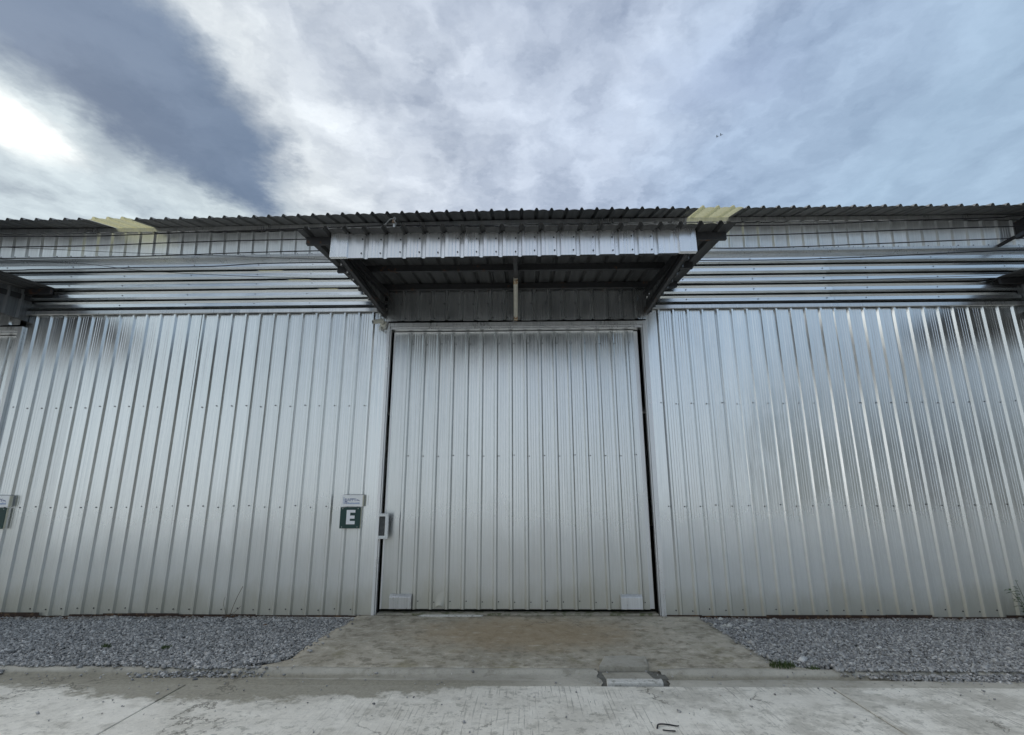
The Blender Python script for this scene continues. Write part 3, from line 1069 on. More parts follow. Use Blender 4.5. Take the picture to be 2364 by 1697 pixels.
def door_set(c, main):
    fx0, fx1 = c - 1.79, c + 1.775
    fr = empty('door_frame', (0, 0, 0), wh)
    # header: outer flange, recessed return, lower lip
    MB().prism([(-0.040, 3.762), (-0.040, 3.712), (-0.012, 3.706), (-0.012, 3.690), (-0.030, 3.686), (-0.030, 3.672), (0.10, 3.672), (0.10, 3.762)],
               'x', fx0 + 0.040, fx1 - 0.058).build('header', 'galvanised_trim', fr)
    for s, xo in ((1, fx0), (-1, fx1)):
        e_ = 0.0 if s > 0 else 0.020
        pts = [(xo, 0.0), (xo, -0.042), (xo + s * (0.036 + e_), -0.042), (xo + s * (0.037 + e_), -0.006), (xo + s * (0.044 + e_), -0.006),
               (xo + s * (0.045 + e_), -0.024), (xo + s * (0.052 + e_), -0.024), (xo + s * (0.052 + e_), 0.05), (xo + s * 0.002, 0.05)]
        if s < 0:
            pts = pts[::-1]
        MB().prism(pts, 'z', 0.012, 3.765).build('jamb', 'galvanised_trim', fr)
    MB().box(fx0 + 0.054, fx1 - 0.076, -0.012, 0.16, -0.1, 0.050).build('sill', 'mossy_concrete', fr, bevel=0.012)
    # leaf
    door = empty('sliding_door', (c, 0.08, 0.085), wh)
    lx0, lx1 = -1.716, 1.612
    zt = 3.650 - 0.085
    r0 = -1.490
    ribs = [r0 + 0.2 * k for k in range(16)]
    for i in range(0, 16, 4):
        grp = ribs[i:i + 4]
        a = lx0 + 0.004 if i == 0 else grp[0] - 0.033
        b_ = lx1 - 0.06 if i == 12 else ribs[i + 4] - 0.033
        me = sheet_mesh('door_sheet', 'galvanised_door', [round(q - grp[0], 4) for q in grp], round(a - grp[0], 4), round(b_ - grp[0] + 0.006, 4), 0.0, zt, h=0.027)
        link('door_sheet', me, door, (grp[0], 0.0012 * (1 if i % 8 else -1), 0), (jit(0.0012), 0, jit(0.005)))
    MB().box(lx0, lx0 + 0.022, -0.012, 0.06, 0, zt + 0.004).build('edge_strip', 'galvanised_trim', door)
    MB().box(lx1 - 0.062, lx1, -0.006, 0.02, 0, zt + 0.004).build('edge_strip', 'galvanised_door', door)
    MB().box(lx1 + 0.004, lx1 + 0.062, 0.03, 0.09, 0, zt + 0.01).build('end_post', 'galvanised_trim', door)
    MB().box(lx0, lx1, -0.004, 0.02, zt, zt + 0.012).build('top_rail', 'galvanised_trim', door)
    ds = MB()
    keep = screws.v, screws.f
    screws.v, screws.f = [], []
    for q in ribs:
        screw(q + 0.044, -0.0015, 1.865 + jit(0.008), 0.008)
        screw(q + 0.044, -0.0015, 0.085 + jit(0.008), 0.008)
        screw(q + 0.044, -0.0015, 3.40 + jit(0.008), 0.007)
    screws.build('screw_heads', 'screw', door, kind='stuff')
    screws.v, screws.f = keep
    # roller cover boxes at the bottom corners
    for bx0, bx1 in ((-1.590, -1.315), (1.250, 1.512)):
        MB().prism([(-0.005, 0.01), (-0.062, 0.01), (-0.066, 0.145), (-0.052, 0.158), (-0.030, 0.176), (-0.005, 0.176)],
                   'x', bx0, bx1).build('roller_cover', 'galvanised_trim', door, bevel=0.002)
    # handle bracket: white painted bars around a dark plate
    h = empty('handle', (0, 0, 0), door)
    hx0, hx1, hz0, hz1 = -1.752, -1.628, 0.835, 1.140
    MB().prism([(hx0, hz0), (hx1, hz0 - 0.0), (hx1, hz1), (hx0, hz1), (hx0, hz1 - 0.036), (hx1 - 0.040, hz1 - 0.036), (hx1 - 0.040, hz0 + 0.036), (hx0, hz0 + 0.036)],
               'y', -0.155, -0.115).build('handle_bar', 'white_paint', h, bevel=0.004)
    MB().box(hx0 + 0.004, hx1 - 0.03, -0.118, -0.110, hz0 + 0.02, hz1 - 0.02).build('handle_plate', 'dark_plate', h)
    if main:
        # kicked out corner of a pan near the left end of the leaf
        V, F = [], []
        nx, nz = 7, 9
        for j in range(nz):
            for i in range(nx):
                s, q = i / (nx - 1), j / (nz - 1)
                w_ = 0.030 * math.sin(math.pi * s) * (1 - q) ** 1.4
                lift = 0.045 * math.sin(math.pi * s) * (1 - q) ** 3
                V.append((-1.045 + 0.135 * s + 0.03 * q, -0.004 - w_, 0.004 + 0.22 * q * (0.75 + 0.25 * s) + lift))
        for j in range(nz - 1):
            for i in range(nx - 1):
                a = j * nx + i
                F.append((a, a + 1, a + nx + 1, a + nx))
        me = bpy.data.meshes.new('bent_patch')
        me.from_pydata(V, [], F)
        me.materials.append(MATS['galvanised_door'])
        me.polygons.foreach_set('use_smooth', [True] * len(me.polygons))
        link('bent_patch', me, door, label='dented pale patch at the foot of the door')


for c in UNITS:
    door_set(c, abs(c) < 1)

# pale mortar smear on the threshold
m = MB()
pts = [(-1.30, -0.058), (-1.12, -0.070), (-0.90, -0.066), (-0.70, -0.072), (-0.52, -0.060), (-0.50, -0.030), (-0.66, -0.016), (-0.95, -0.014), (-1.22, -0.022)]
m.prism(pts, 'z', 0.0, 0.043)
m.build('mortar_patch', 'mortar', bevel=0.004, label='pale mortar smear on the threshold under the sliding door', category='mortar')

# ------------------------------------------------------------------ canopies


def canopy(c):
    cp = empty('entrance_canopy', (c, 0, 0), wh)
    zw, sl = 4.300, 0.105          # roof sheet height at the wall, fall towards the front
    yf = -2.06
    ang = math.atan(sl)
    x0, x1 = -2.225, 2.220
    L = -yf / math.cos(ang)
    ribs_all = [-2.125 + 0.2 * k for k in range(22)]
    i = 0
    while i < 22:
        grp = ribs_all[i:i + 4]
        a = x0 if i == 0 else grp[0] - 0.034
        b_ = x1 if i + 4 >= 22 else ribs_all[i + 4] - 0.034
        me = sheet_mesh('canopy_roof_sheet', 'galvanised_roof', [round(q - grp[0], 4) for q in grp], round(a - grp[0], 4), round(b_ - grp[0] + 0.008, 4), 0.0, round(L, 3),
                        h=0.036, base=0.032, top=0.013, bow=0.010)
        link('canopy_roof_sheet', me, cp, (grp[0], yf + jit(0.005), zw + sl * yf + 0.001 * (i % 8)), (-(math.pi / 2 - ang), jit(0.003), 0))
        i += 4

    def under(y):
        return zw + sl * y
    # purlins and rafters in dark steel
    for y, xa, xb in ((-1.845, -2.20, 2.20), (-0.93, -2.20, 2.15), (-0.155, -2.19, 2.19)):
        MB().box(xa, xb, y - 0.022, y + 0.022, under(y) - 0.084, under(y) - 0.006).build('purlin', 'dark_steel', cp)
    for xx in (-1.80, 0.0, 1.79):
        MB().beam((xx, -0.02, under(-0.02) - 0.125), (xx, -1.85, under(-1.85) - 0.125), 0.045, 0.075).build('rafter', 'dark_steel', cp)
    # cheeks
    zb = 3.842
    for s, xs in ((-1, -1.845), (1, 1.800)):
        rr = [0.10 + 0.2 * k for k in range(9)]
        for i in range(0, 9, 3):
            grp = rr[i:i + 3]
            a = 0.0 if i == 0 else grp[0] - 0.033
            b_ = 1.86 if i == 6 else rr[i + 3] - 0.033
            if s > 0:
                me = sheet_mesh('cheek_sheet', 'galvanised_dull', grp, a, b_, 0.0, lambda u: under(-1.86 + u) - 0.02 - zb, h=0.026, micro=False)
                link('cheek_sheet', me, cp, (xs, -1.87, zb), (0, 0, math.pi / 2))
            else:
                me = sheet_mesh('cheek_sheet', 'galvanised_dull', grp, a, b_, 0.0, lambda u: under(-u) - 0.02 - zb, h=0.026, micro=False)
                link('cheek_sheet', me, cp, (xs, -0.005, zb), (0, 0, -math.pi / 2))
        m = MB()
        m.beam((xs - s * 0.028, -0.01, zb + 0.035), (xs - s * 0.028, -1.87, zb + 0.035), 0.045, 0.060)
        m.build('cheek_rail', 'dark_steel', cp)
        MB().beam((xs - s * 0.028, -0.03, zb + 0.05), (xs - s * 0.028, -0.03, under(0) - 0.05), 0.045, 0.045, up=(0, 1, 0)).build('cheek_post', 'dark_steel', cp)
        MB().beam((xs - s * 0.028, -1.84, zb + 0.05), (xs - s * 0.028, -1.84, under(-1.84) - 0.08), 0.045, 0.045, up=(0, 1, 0)).build('cheek_post', 'dark_steel', cp)
        MB().beam((xs - s * 0.030, -0.10, zb + 0.09), (xs - s * 0.030, -1.75, under(-1.75) - 0.15), 0.03, 0.03).build('brace', 'dark_steel', cp)
    # front fascia: sheets turned round so the ribs sink in
    fz0, fz1 = 3.838, 4.118
    fr = [-1.545 + 0.2 * k for k in range(16)]
    for i in range(0, 16, 4):
        grp = fr[i:i + 4]
        a = -1.735 if i == 0 else grp[0] - 0.030
        b_ = 1.70 if i == 12 else fr[i + 4] - 0.030
        me = sheet_mesh('fascia_sheet', 'galvanised_fascia', [round(q - grp[0], 4) for q in grp], round(a - grp[0], 4), round(b_ - grp[0] + 0.004, 4), 0.0, fz1 - fz0,
                        h=-0.026, base=0.026, top=0.012)
        link('fascia_sheet', me, cp, (grp[0], -1.905 - 0.0012 * (i % 8 == 0), fz0 + 0.010 * (i / 12)), (jit(0.012), -0.0028, jit(0.004)))
    MB().box(-1.915, -1.735, -1.925, -1.88, fz0 + 0.004, fz1 + 0.004).build('fascia_end_cap', 'galvanised_fascia', cp, bevel=0.003)
    MB().box(1.685, 1.862, -1.935, -1.88, fz0 + 0.014, fz1 + 0.028).build('fascia_end_cap', 'galvanised_fascia', cp, bevel=0.003)
    MB().box(-1.73, 1.68, -1.875, -1.835, fz0 + 0.02, fz0 + 0.06).build('fascia_rail', 'dark_steel', cp)
    MB().box(-1.73, 1.68, -1.872, -1.867, fz0 + 0.055, fz1 - 0.03).build('fascia_backing', 'dark_steel', cp)
    keep = screws.v, screws.f
    screws.v, screws.f = [], []
    for q in fr:
        for zz in (0.055, 0.205):
            screw(q - 0.045 + jit(0.004), -1.9075, fz0 + zz + jit(0.006), 0.0085)
    screws.build('screw_heads', 'screw', cp, kind='stuff')
    screws.v, screws.f = keep


for c in UNITS:
    canopy(c)

# ------------------------------------------------------------------ unseen warehouse behind the viewer, added to darken the right wall's reflections
ow = empty('added_opposite_warehouse', (0, 0, 0), label='unseen dull grey warehouse behind the viewer, added to darken wall reflections', category='warehouse')
m = MB()
m.prism([(-17.0, 0.0), (-29.0, 0.0), (-29.0, 5.2), (-23.0, 7.0), (-17.0, 5.2)], 'x', 15.0, 23.0)
m.build('wall', 'unseen_wall', ow)
MB().prism([(-16.3, 5.05), (-16.3, 5.10), (-23.0, 7.12), (-29.7, 5.10), (-29.7, 5.05), (-23.0, 7.05)], 'x', 14.7, 23.3).build('roof', 'galvanised_roof', ow)
for k in range(1):
    xx = 17.0 + 8.72 * k
    MB().box(xx, xx + 3.4, -16.985, -16.90, 0.05, 3.6).build('door', 'galvanised_roof', ow)

ew = empty('added_end_warehouse', (0, 0, 0), label='unseen tall dull warehouse far off to the right, added to darken rib reflections', category='warehouse')  # unseen block added so the left wall's ribs reflect something dark
MB().prism([(-17.0, 0.0), (2.0, 0.0), (2.0, 8.2), (-7.5, 10.2), (-17.0, 8.2)], 'x', 24.0, 36.0).build('wall', 'unseen_wall', ew)
MB().prism([(-17.6, 8.05), (-17.6, 8.12), (-7.5, 10.35), (2.6, 8.12), (2.6, 8.05), (-7.5, 10.26)], 'x', 23.6, 36.4).build('roof', 'galvanised_roof', ew)
MB().box(23.93, 23.985, -9.5, -5.5, 0.05, 4.2).build('door', 'galvanised_roof', ew)

# ------------------------------------------------------------------ things on the wall


def text_mesh(name, body, size, mat, parent, loc, rot=(math.pi / 2, 0, 0), extrude=0.001, sx=1.0, **props):
    cu = bpy.data.curves.new(name, 'FONT')
    cu.body = body
    cu.size = size
    cu.extrude = extrude
    cu.align_x = 'LEFT'
    tmp = bpy.data.objects.new(name, cu)
    col.objects.link(tmp)
    dg = bpy.context.evaluated_depsgraph_get()
    me = bpy.data.meshes.new_from_object(tmp.evaluated_get(dg))
    bpy.data.objects.remove(tmp)
    me.materials.clear()
    me.materials.append(MATS[mat])
    o = link(name, me, parent, loc, rot, **props)
    o.scale = (sx, 1, 1)
    return o


def logo_sign(x, z, label, full=True):
    s = empty('logo_sign', (x, -0.028, z), label=label, category='sign', group='pairs of wall signs')
    MB().box(0, 0.272, -0.042, 0.0, 0, 0.142).build('board', 'sign_white', s, bevel=0.003)
    MB().box(0.2722, 0.281, -0.040, 0.0, 0.003, 0.139).build('board_edge', 'sign_edge', s)
    MB().box(0.02, 0.285, -0.010, 0.0, 0.1425, 0.147).build('top_strip', 'dark_steel', s)
    y = -0.0432
    # tower blocks and tall first letter
    m = MB()
    for bx, w_, z0, z1 in ((0.026, 0.004, 0.030, 0.112), (0.040, 0.004, 0.030, 0.100), (0.026, 0.018, 0.108, 0.112), (0.031, 0.008, 0.085, 0.088), (0.031, 0.008, 0.070, 0.073), (0.031, 0.008, 0.045, 0.048)):
        m.box(bx, bx + w_, y - 0.0006, y, z0, z1)
    m.build('tower_emblem', 'logo_pale', s)
    m = MB()
    for bx, w_, z0, z1 in ((0.050, 0.007, 0.030, 0.100), (0.068, 0.007, 0.030, 0.100), (0.057, 0.011, 0.060, 0.067)):
        m.box(bx, bx + w_, y - 0.0008, y, z0, z1)
    m.build('tall_letter', 'logo_blue', s)
    text_mesh('lettering', 'APPY', 0.052, 'logo_blue', s, (0.080, y, 0.066), extrude=0.0006, sx=0.92)
    m = MB()
    m.prism([(0.182, 0.070), (0.202, 0.090), (0.222, 0.070), (0.216, 0.070), (0.202, 0.082), (0.188, 0.070)], 'y', y - 0.0008, y)
    m.prism([(0.205, 0.070), (0.222, 0.084), (0.240, 0.066), (0.234, 0.066), (0.222, 0.077), (0.212, 0.070)], 'y', y - 0.0012, y)
    m.build('roof_emblem', 'logo_blue', s)
    m = MB()
    bx = 0.080
    while bx < 0.238:
        w_ = random.uniform(0.003, 0.007)
        hgt = random.choice((0.018, 0.018, 0.026))
        m.box(bx, bx + w_, y - 0.0008, y, 0.030, 0.030 + hgt)
        bx += w_ + 0.004
    m.box(0.080, 0.238, y - 0.0004, y, 0.036, 0.040)
    m.build('small_print', 'logo_pale', s)
    return s


def letter_sign(x, z, label, letter=True):
    s = empty('letter_sign', (x, -0.028, z), label=label, category='sign', group='pairs of wall signs')
    MB().box(0, 0.258, -0.034, -0.026, 0, 0.258).build('plate', 'sign_green', s, bevel=0.001)
    MB().box(0.002, 0.262, -0.0255, 0.0, 0.002, 0.256).build('backing_board', 'sign_edge', s)
    if letter:
        a, b_ = 0.082, 0.192
        z0, z1 = 0.050, 0.224
        m = MB().prism([(a, z0), (b_, z0), (b_, z0 + 0.040), (a + 0.046, z0 + 0.040), (a + 0.046, z0 + 0.068), (b_ - 0.006, z0 + 0.068),
                        (b_ - 0.006, z0 + 0.106), (a + 0.046, z0 + 0.106), (a + 0.046, z1 - 0.033), (b_, z1 - 0.033), (b_, z1), (a, z1)], 'y', -0.0365, -0.0335)
        m.build('letter', 'letter_white', s)
    for bx, bz in ((0.030, 0.242), (0.225, 0.242), (0.030, 0.018), (0.225, 0.018)):
        MB().tube([(bx, -0.033, bz), (bx, -0.038, bz)], 0.0055, 8).build('screw', 'screw_light', s)
    return s


logo_sign(-2.318, 1.311, 'white logo sign reading HAPPY, just above the green E plate')
letter_sign(-2.322, 1.045, 'dark green plate with a white letter E, left of the sliding door')
ls = logo_sign(-6.905, 1.315, 'white logo sign cut off by the left edge of the picture')
lt = letter_sign(-6.905, 1.045, 'dark green plate cut off by the left edge of the picture, under a white sign', letter=False)

# security camera
sc_ = empty('security_camera', (-1.945, -0.028, 3.752), label='small white security camera on the wall beside the top left door corner', category='camera')
MB().tube([(0.02, 0.012, 0.0), (0.02, -0.022, 0.0)], [0.050, 0.046], 20).build('base', 'off_white_plastic', sc_, smooth=False, bevel=0.003)
MB().box(-0.028, 0.062, -0.020, 0.014, -0.072, -0.034).build('junction_box', 'off_white_plastic', sc_, bevel=0.004)
MB().tube([(0.02, -0.02, 0.0), (0.012, -0.050, 0.004), (-0.004, -0.070, 0.012)], [0.020, 0.017, 0.018], 12).build('arm', 'off_white_plastic', sc_, smooth=True)
b0, b1 = Vector((0.030, -0.058, 0.030)), Vector((-0.085, -0.145, -0.018))
dd = (b1 - b0).normalized()
MB().tube([b0, b0 + dd * 0.008, b1 - dd * 0.004, b1], [0.022, 0.030, 0.031, 0.029], 18).build('body', 'off_white_plastic', sc_, smooth=False)
ln = MB().tube([b1 + dd * 0.0005, b1 + dd * 0.003], 0.0245, 18).build('lens_cover', 'lens_black', sc_)
MB().tube([b1 + dd * 0.003, b1 + dd * 0.007], 0.010, 12).build('lens', 'lens_black', sc_)


def spline(pts, n=8):
    P_ = [Vector(p) for p in pts]
    P_ = [P_[0] * 2 - P_[1]] + P_ + [P_[-1] * 2 - P_[-2]]
    out = []
    for i in range(1, len(P_) - 2):
        a, b_, c_, d_ = P_[i - 1:i + 3]
        for k in range(n):
            s = k / n
            out.append(0.5 * ((2 * b_) + (c_ - a) * s + (2 * a - 5 * b_ + 4 * c_ - d_) * s * s + (3 * b_ - a - 3 * c_ + d_) * s ** 3))
    out.append(P_[-2])
    return out


MB().tube(spline([(0.0, -0.03, -0.05), (0.02, -0.035, -0.105), (0.065, -0.035, -0.075), (0.09, -0.035, 0.02), (0.16, -0.03, 0.12), (0.215, -0.02, 0.22), (0.19, -0.02, 0.30), (0.135, -0.018, 0.315)]),
          0.0095, 8).build('conduit', 'cable_grey', sc_, smooth=True)

# strip lamp under the canopy
lp = empty('strip_lamp', (-0.085, 0, 0), label='old fluorescent strip lamp hanging under the canopy over the door', category='lamp')
A, B = Vector((0.006, -0.86, 4.052)), Vector((-0.004, -0.135, 3.790))
dd = (B - A).normalized()
MB().beam(A, B, 0.052, 0.03).build('batten', 'lamp_tube', lp, bevel=0.003)
MB().beam(A + dd * 0.05 + Vector((0, 0, -0.030)), B - dd * 0.05 + Vector((0, 0, -0.030)), 0.026, 0.026).build('tube', 'lamp_tube', lp, bevel=0.009)
MB().beam(A + Vector((0, -0.001, -0.02)), A + dd * 0.055 + Vector((0, 0, -0.02)), 0.054, 0.056).build('end_cap', 'lamp_end', lp, bevel=0.002)
MB().beam(B - dd * 0.05 + Vector((0, 0, -0.02)), B + Vector((0, 0, -0.02)), 0.050, 0.054).build('end_cap', 'lamp_end', lp, bevel=0.002)
MB().beam(A + dd * 0.03 + Vector((0, 0, 0.01)), A + dd * 0.03 + Vector((0, 0, 0.085)), 0.02, 0.02, up=(0, 1, 0)).build('hanger', 'dark_steel', lp)
MB().tube(spline([B + Vector((0.01, 0, -0.03)), B + Vector((0.0, -0.01, -0.062)), B + Vector((-0.03, -0.01, -0.058)), B + Vector((-0.036, 0.0, -0.03))]), 0.006, 6).build('lamp_cord', 'cable_grey', lp, smooth=True)

# ------------------------------------------------------------------ cables
YC = -0.30


def cable(pts, r, label, y=YC, name='overhead_cable', mat='cable_black'):
    P_ = []
    for (x_, z_) in pts:
        P_.append((x_, y + 0.01 * math.sin(x_ * 3 + z_ * 9), z_))
    o = MB().tube(spline(P_, 6), r, 6).build(name, mat, smooth=True)
    o['label'] = label
    o['category'] = 'cable'
    o['group'] = 'cables along the wall'
    return o


cable([(-12.9, 5.03), (-10, 5.02), (-7.385, 5.019), (-6.131, 5.011), (-4.891, 5.032), (-3.2, 5.07), (-1.72, 5.105), (0.5, 5.05), (3.541, 5.031), (5.004, 5.071), (6.46, 5.106), (6.85, 5.125), (9, 5.10), (12.9, 5.10)],
      0.0075, 'topmost black cable strung just under the eave')
cable([(-12.9, 4.87), (-10, 4.86), (-7.345, 4.856), (-6.1, 4.858), (-4.868, 4.884), (-3.349, 4.914), (-0.5, 4.92), (2, 4.89), (3.523, 4.89), (6.813, 4.974), (9, 4.95), (12.9, 4.95)],
      0.0075, 'second black cable from the eave, across the middle of the upper wall')
cable([(-12.9, 4.70), (-10, 4.69), (-7.304, 4.684), (-5.714, 4.682), (-4.839, 4.699), (-3.33, 4.735), (-0.5, 4.75), (2, 4.71), (3.5, 4.705), (6.771, 4.795), (9, 4.77), (12.9, 4.77)],
      0.0075, 'third black cable, at the foot of the upper wall sheets')
cable([(-12.9, 4.53), (-10, 4.515), (-7.262, 4.500), (-6.8, 4.512), (-6.031, 4.505), (-5.333, 4.516), (-4.29, 4.524), (-3.311, 4.557), (-0.5, 4.55), (2, 4.53), (3.477, 4.523), (4.77, 4.545), (6.728, 4.614), (9, 4.59), (12.9, 4.59)],
      0.0070, 'lowest black cable, wavy, in front of the horizontal ribs')
cable([(-12.9, 5.08), (-9.5, 4.95), (-7.164, 4.844), (-5.728, 4.758), (-4.312, 4.682), (-2.6, 4.60)], 0.0035, 'thin wire slanting down to the right over the upper left wall')
cable([(-9.0, 4.80), (-6.761, 4.63), (-6.044, 4.574), (-5.15, 4.46), (-3.752, 4.369), (-2.6, 4.32)], 0.0035, 'thin wire slanting down across the left horizontal ribs')
cable([(1.9, 4.19), (3.6, 4.20), (5.282, 4.235), (6.271, 4.262), (6.9, 4.29)], 0.0035, 'thin wire over the lower horizontal ribs at the right')


def insulator(x, z, y, label):
    s = empty('cable_bracket', (x, y, z), label=label, category='bracket')
    MB().box(-0.012, 0.012, -0.012, 0.012, -0.115, 0.055).build('rack', 'screw_light', s, bevel=0.002)
    MB().box(-0.012, 0.012, 0.0125, 0.30, -0.11, -0.085).build('rack_arm', 'dark_steel', s)
    MB().tube([(0, -0.02, -0.040), (0, -0.02, -0.030), (0, -0.02, -0.015), (0, -0.02, 0.0), (0, -0.02, 0.010), (0, -0.02, 0.02)], [0.020, 0.026, 0.017, 0.017, 0.026, 0.020], 12).build('spool', 'brown_clay', s, smooth=True)
    MB().tube(spline([(0.02, -0.03, 0.01), (0.0, -0.05, 0.0), (-0.05, -0.035, 0.0), (-0.13, 0.03, -0.035), (-0.26, 0.12, -0.055), (-0.36, 0.16, -0.06)]), 0.0075, 6).build('wire_wrap', 'cable_grey', s, smooth=True)
    MB().tube(spline([(0.01, -0.04, 0.03), (0.03, -0.045, 0.0), (0.01, -0.045, -0.03), (0.035, -0.03, -0.06), (0.02, -0.01, -0.10)]), 0.005, 6).build('tie_wire', 'cable_grey', s, smooth=True)
    return s


insulator(-1.735, 5.085, -0.47, 'cable bracket with clay spool on the eave above the canopy')
s = empty('stay_bracket', (6.93, -0.30, 4.96), label='black stay bracket at the far right under the eave', category='bracket')
MB().beam((0, 0, 0), (-0.31, -0.02, -0.17), 0.045, 0.045).build('strut', 'dark_steel', s, bevel=0.003)
MB().box(-0.05, 0.05, -0.03, 0.24, -0.05, 0.17).build('clamp', 'dark_steel', s, bevel=0.004)
MB().beam((-0.29, -0.02, -0.155), (-0.335, 0.24, -0.185), 0.035, 0.035).build('foot', 'dark_steel', s)

# ------------------------------------------------------------------ plants and litter


def grass(name, loc, n_, rad, h, label, mat='grass_blade'):
    m = MB()
    for k in range(n_):
        a = random.uniform(0, 2 * math.pi)
        r = rad * math.sqrt(random.random())
        x_, y_ = r * math.cos(a), r * math.sin(a) * 0.6
        hh = h * random.uniform(0.4, 1.1)
        lean = random.uniform(0, 0.7) * hh
        b_ = random.uniform(0, 2 * math.pi)
        w_ = random.uniform(0.0015, 0.003)
        dx, dy = math.cos(b_), math.sin(b_)
        px_, py_ = -dy * w_, dx * w_
        n0 = len(m.v)
        m.v += [(x_ - px_, y_ - py_, 0), (x_ + px_, y_ + py_, 0), (x_ + dx * lean * 0.4 + px_ * 0.8, y_ + dy * lean * 0.4 + py_ * 0.8, hh * 0.65),
                (x_ + dx * lean * 0.4 - px_ * 0.8, y_ + dy * lean * 0.4 - py_ * 0.8, hh * 0.65), (x_ + dx * lean, y_ + dy * lean, hh)]
        m.f += [(n0, n0 + 1, n0 + 2, n0 + 3), (n0 + 3, n0 + 2, n0 + 4)]
    o = m.build(name, mat)
    o.location = loc
    o['label'] = label
    o['category'] = 'grass'
    return o


grass('grass_tuft', (2.22, -1.80, 0.0), 330, 0.11, 0.055, 'flat green grass growing at the right corner of the driveway')
grass('grass_tuft', (2.45, -1.87, 0.0), 90, 0.06, 0.04, 'tiny green tuft right of the larger driveway grass')
grass('grass_tuft', (-4.104, -1.31, 0.01), 110, 0.045, 0.035, 'small green tuft in the left gravel, the farther left of two')
grass('grass_tuft', (-3.485, -1.345, 0.01), 110, 0.05, 0.035, 'small green tuft in the left gravel, the nearer to the driveway')

dw = empty('dry_weed', (-3.56, -0.10, 0.01), label='dry leafless weed with bent stems against the left wall', category='weed')
for pts, r in (([(0, 0, 0), (0.015, 0.0, 0.09), (0.06, 0.01, 0.24), (0.11, 0.02, 0.36)], 0.0032),
               ([(0.0, 0, 0), (-0.05, 0, 0.06), (-0.10, 0.01, 0.16), (-0.095, 0.02, 0.24)], 0.002),
               ([(0.01, 0, 0.04), (0.06, 0.01, 0.08), (0.12, 0.01, 0.14)], 0.0018)):
    MB().tube(spline(pts, 5), r, 5).build('stem', 'dry_stem', dw, smooth=True)
m = MB()
for k in range(46):
    a = random.uniform(0, 2 * math.pi)
    r = random.uniform(0.0, 0.085)
    l_ = random.uniform(0.02, 0.05)
    b_ = random.uniform(0, 2 * math.pi)
    p0 = Vector((r * math.cos(a), r * math.sin(a) * 0.6, random.uniform(0.0, 0.03)))
    p1 = p0 + Vector((math.cos(b_) * l_, math.sin(b_) * l_, random.uniform(-0.005, 0.02)))
    m.tube([p0, (p0 + p1) / 2 + Vector((0, 0, 0.006)), p1], [0.002, 0.0035, 0.001], 4)
m.build('dead_leaves', 'dry_leaf', dw)


def weed(loc, h, n_, label):
    w_ = empty('leafy_weed', loc, label=label, category='weed')
    st, lf = MB(), MB()
    for k in range(n_):
        a = random.uniform(0, 2 * math.pi)
        top = Vector((math.cos(a) * h * 0.5 * random.random(), math.sin(a) * h * 0.25 * random.random(), h * random.uniform(0.6, 1.0)))
        st.tube([(0, 0, 0), tuple(top * 0.5 + Vector((0.01, 0, 0.03))), tuple(top)], [0.004, 0.003, 0.0015], 5)
        for q in range(16):
            s = random.uniform(0.25, 1.0)
            p = top * s
            b_ = random.uniform(0, 2 * math.pi)
            d = Vector((math.cos(b_), math.sin(b_), random.uniform(-0.3, 0.6))).normalized()
            L_ = random.uniform(0.035, 0.07)
            sd_ = d.cross(Vector((0, 0, 1))).normalized() * L_ * 0.28
            n0 = len(lf.v)
            lf.v += [tuple(p), tuple(p + d * L_ * 0.5 + sd_), tuple(p + d * L_ - Vector((0, 0, 0.01))), tuple(p + d * L_ * 0.5 - sd_)]
            lf.f += [(n0, n0 + 1, n0 + 2, n0 + 3)]
    st.build('stem', 'grass_blade', w_)
    lf.build('leaves', 'weed_leaf', w_)


weed((5.86, -0.17, 0.0), 0.46, 7, 'green leafy weed at the wall foot by the right edge of the picture')

# twig lying on the road, scrap lumps along the wall foot
tw = MB().tube(spline([(0.84, -3.02, 0.006), (0.86, -2.985, 0.014), (0.92, -2.97, 0.008), (0.97, -2.985, 0.006), (0.985, -3.0, 0.012)], 6), [0.0055 - 0.0001 * k for k in range(25)], 6)
tw.tube(spline([(0.87, -3.045, 0.006), (0.90, -3.065, 0.010), (0.945, -3.06, 0.006)], 5), 0.004, 5)
tw.build('twig', 'cable_black', smooth=True, label='small dark bent twig lying on the concrete road', category='twig')


def lump(loc, s, mat, label, cat):
    m = MB()
    n0 = 0
    for j, (z_, r) in enumerate(((0.0, 0.8), (0.3, 1.0), (0.62, 0.75), (0.8, 0.35))):
        for k in range(7):
            a = 2 * math.pi * k / 7
            rr = r * random.uniform(0.75, 1.15)
            m.v.append((math.cos(a) * rr * s[0], math.sin(a) * rr * s[1], z_ * s[2] * random.uniform(0.85, 1.15)))
    for j in range(3):
        for k in range(7):
            a = j * 7 + k
            b_ = j * 7 + (k + 1) % 7
            m.f.append((a, b_, b_ + 7, a + 7))
    m.f.append(tuple(21 + k for k in range(7)))
    o = m.build('loose_rock', mat)
    o.location = loc
    o['label'] = label
    o['category'] = cat
    return o


lump((2.31, -0.13, 0.005), (0.035, 0.025, 0.045), 'mortar', 'pale round stone at the wall foot right of the driveway', 'rock')
lump((2.62, -0.20, 0.005), (0.04, 0.025, 0.035), 'mortar', 'pale stone in the gravel, second from the driveway', 'rock')
lump((2.27, -0.42, 0.008), (0.075, 0.03, 0.03), 'mortar', 'long pale broken stone on the edge of the right gravel', 'rock')
lump((-2.95, -0.45, 0.006), (0.03, 0.02, 0.03), 'dry_leaf', 'small brown lump on the left gravel', 'rock')
lump((-5.0, -0.11, 0.004), (0.06, 0.03, 0.03), 'mortar', 'flat pale stone at the foot of the left wall', 'rock')
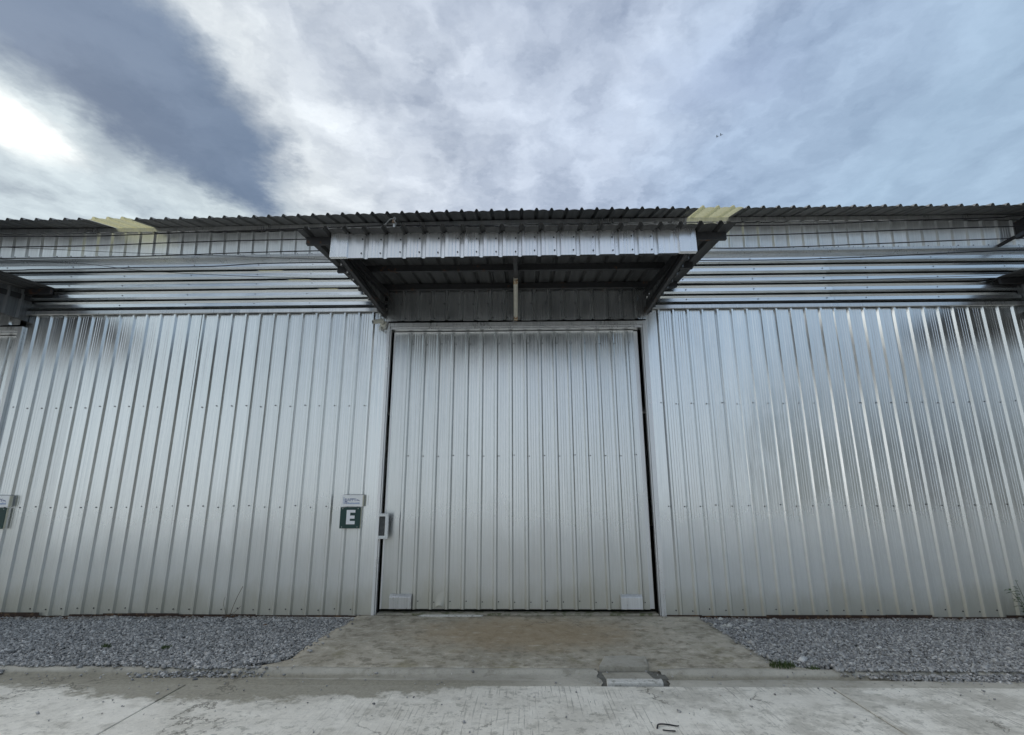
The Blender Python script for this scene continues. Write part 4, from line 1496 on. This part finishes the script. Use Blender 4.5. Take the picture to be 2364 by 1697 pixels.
# mortar crumbs left along the plinth at the left of the door
m = MB().prism([(-3.05, -0.045), (-2.5, -0.052), (-1.95, -0.048), (-1.9, -0.034), (-2.5, -0.033), (-3.05, -0.034)], 'z', -0.02, 0.016)
m.build('mortar_strip', 'mortar', bevel=0.003, label='thin pale strip of mortar at the wall foot left of the door', category='mortar')

for k_, (lx_, ly_) in enumerate(((-6.3, -0.16), (-5.55, -0.13), (4.35, -0.14))):
    lump((lx_, ly_, 0.004), (0.05, 0.022, 0.02), 'dry_leaf', ('brown clod at the wall foot near the left picture edge', 'brown clod at the left wall foot, second from the picture edge', 'brown clod at the foot of the right wall')[k_], 'clod')

# ------------------------------------------------------------------ birds


def bird(loc, span, heading, label):
    b_ = empty('bird', loc, label=label, category='bird', group='two birds in the sky')
    b_.rotation_euler = (0, R(8), heading)
    s = span
    bd = MB().tube([(0, -0.26 * s, 0), (0, -0.2 * s, 0), (0, -0.05 * s, 0), (0, 0.12 * s, 0), (0, 0.2 * s, 0.01 * s), (0, 0.25 * s, 0.01 * s), (0, 0.30 * s, 0.0)],
                   [0.012 * s, 0.03 * s, 0.06 * s, 0.058 * s, 0.036 * s, 0.04 * s, 0.006 * s], 8)
    n0 = len(bd.v)
    for sg in (-1, 1):
        n0 = len(bd.v)
        outl = [(0.02, 0.10), (0.25, 0.16), (0.5, 0.05), (0.36, 0.0), (0.2, -0.03), (0.02, -0.06)]
        for zz in (0.006, -0.006):
            for u_, w_ in outl:
                zc = 0.13 * math.sin(u_ * math.pi * 1.1)
                bd.v.append((sg * u_ * s, w_ * s, (zc + zz) * s))
        k = len(outl)
        bd.f.append(tuple(n0 + i for i in range(k)))
        bd.f.append(tuple(n0 + k + i for i in reversed(range(k))))
        for i in range(k):
            j = (i + 1) % k
            bd.f.append((n0 + i, n0 + j, n0 + k + j, n0 + k + i))
    n0 = len(bd.v)
    for zz in (0.004, -0.004):
        bd.v += [(-0.03 * s, -0.22 * s, zz * s), (0.03 * s, -0.22 * s, zz * s), (0.07 * s, -0.40 * s, zz * s), (-0.07 * s, -0.40 * s, zz * s)]
    bd.f += [(n0, n0 + 1, n0 + 2, n0 + 3), (n0 + 7, n0 + 6, n0 + 5, n0 + 4), (n0, n0 + 4, n0 + 5, n0 + 1), (n0 + 1, n0 + 5, n0 + 6, n0 + 2), (n0 + 2, n0 + 6, n0 + 7, n0 + 3), (n0 + 3, n0 + 7, n0 + 4, n0)]
    bd.build('body', 'feather', b_)


bird((19.55, 38.04, 36.0), 0.42, R(70), 'small dark bird in the sky above the roof, the left and lower of two')
bird((19.95, 38.04, 36.18), 0.42, R(65), 'small dark bird in the sky above the roof, the right and upper of two')
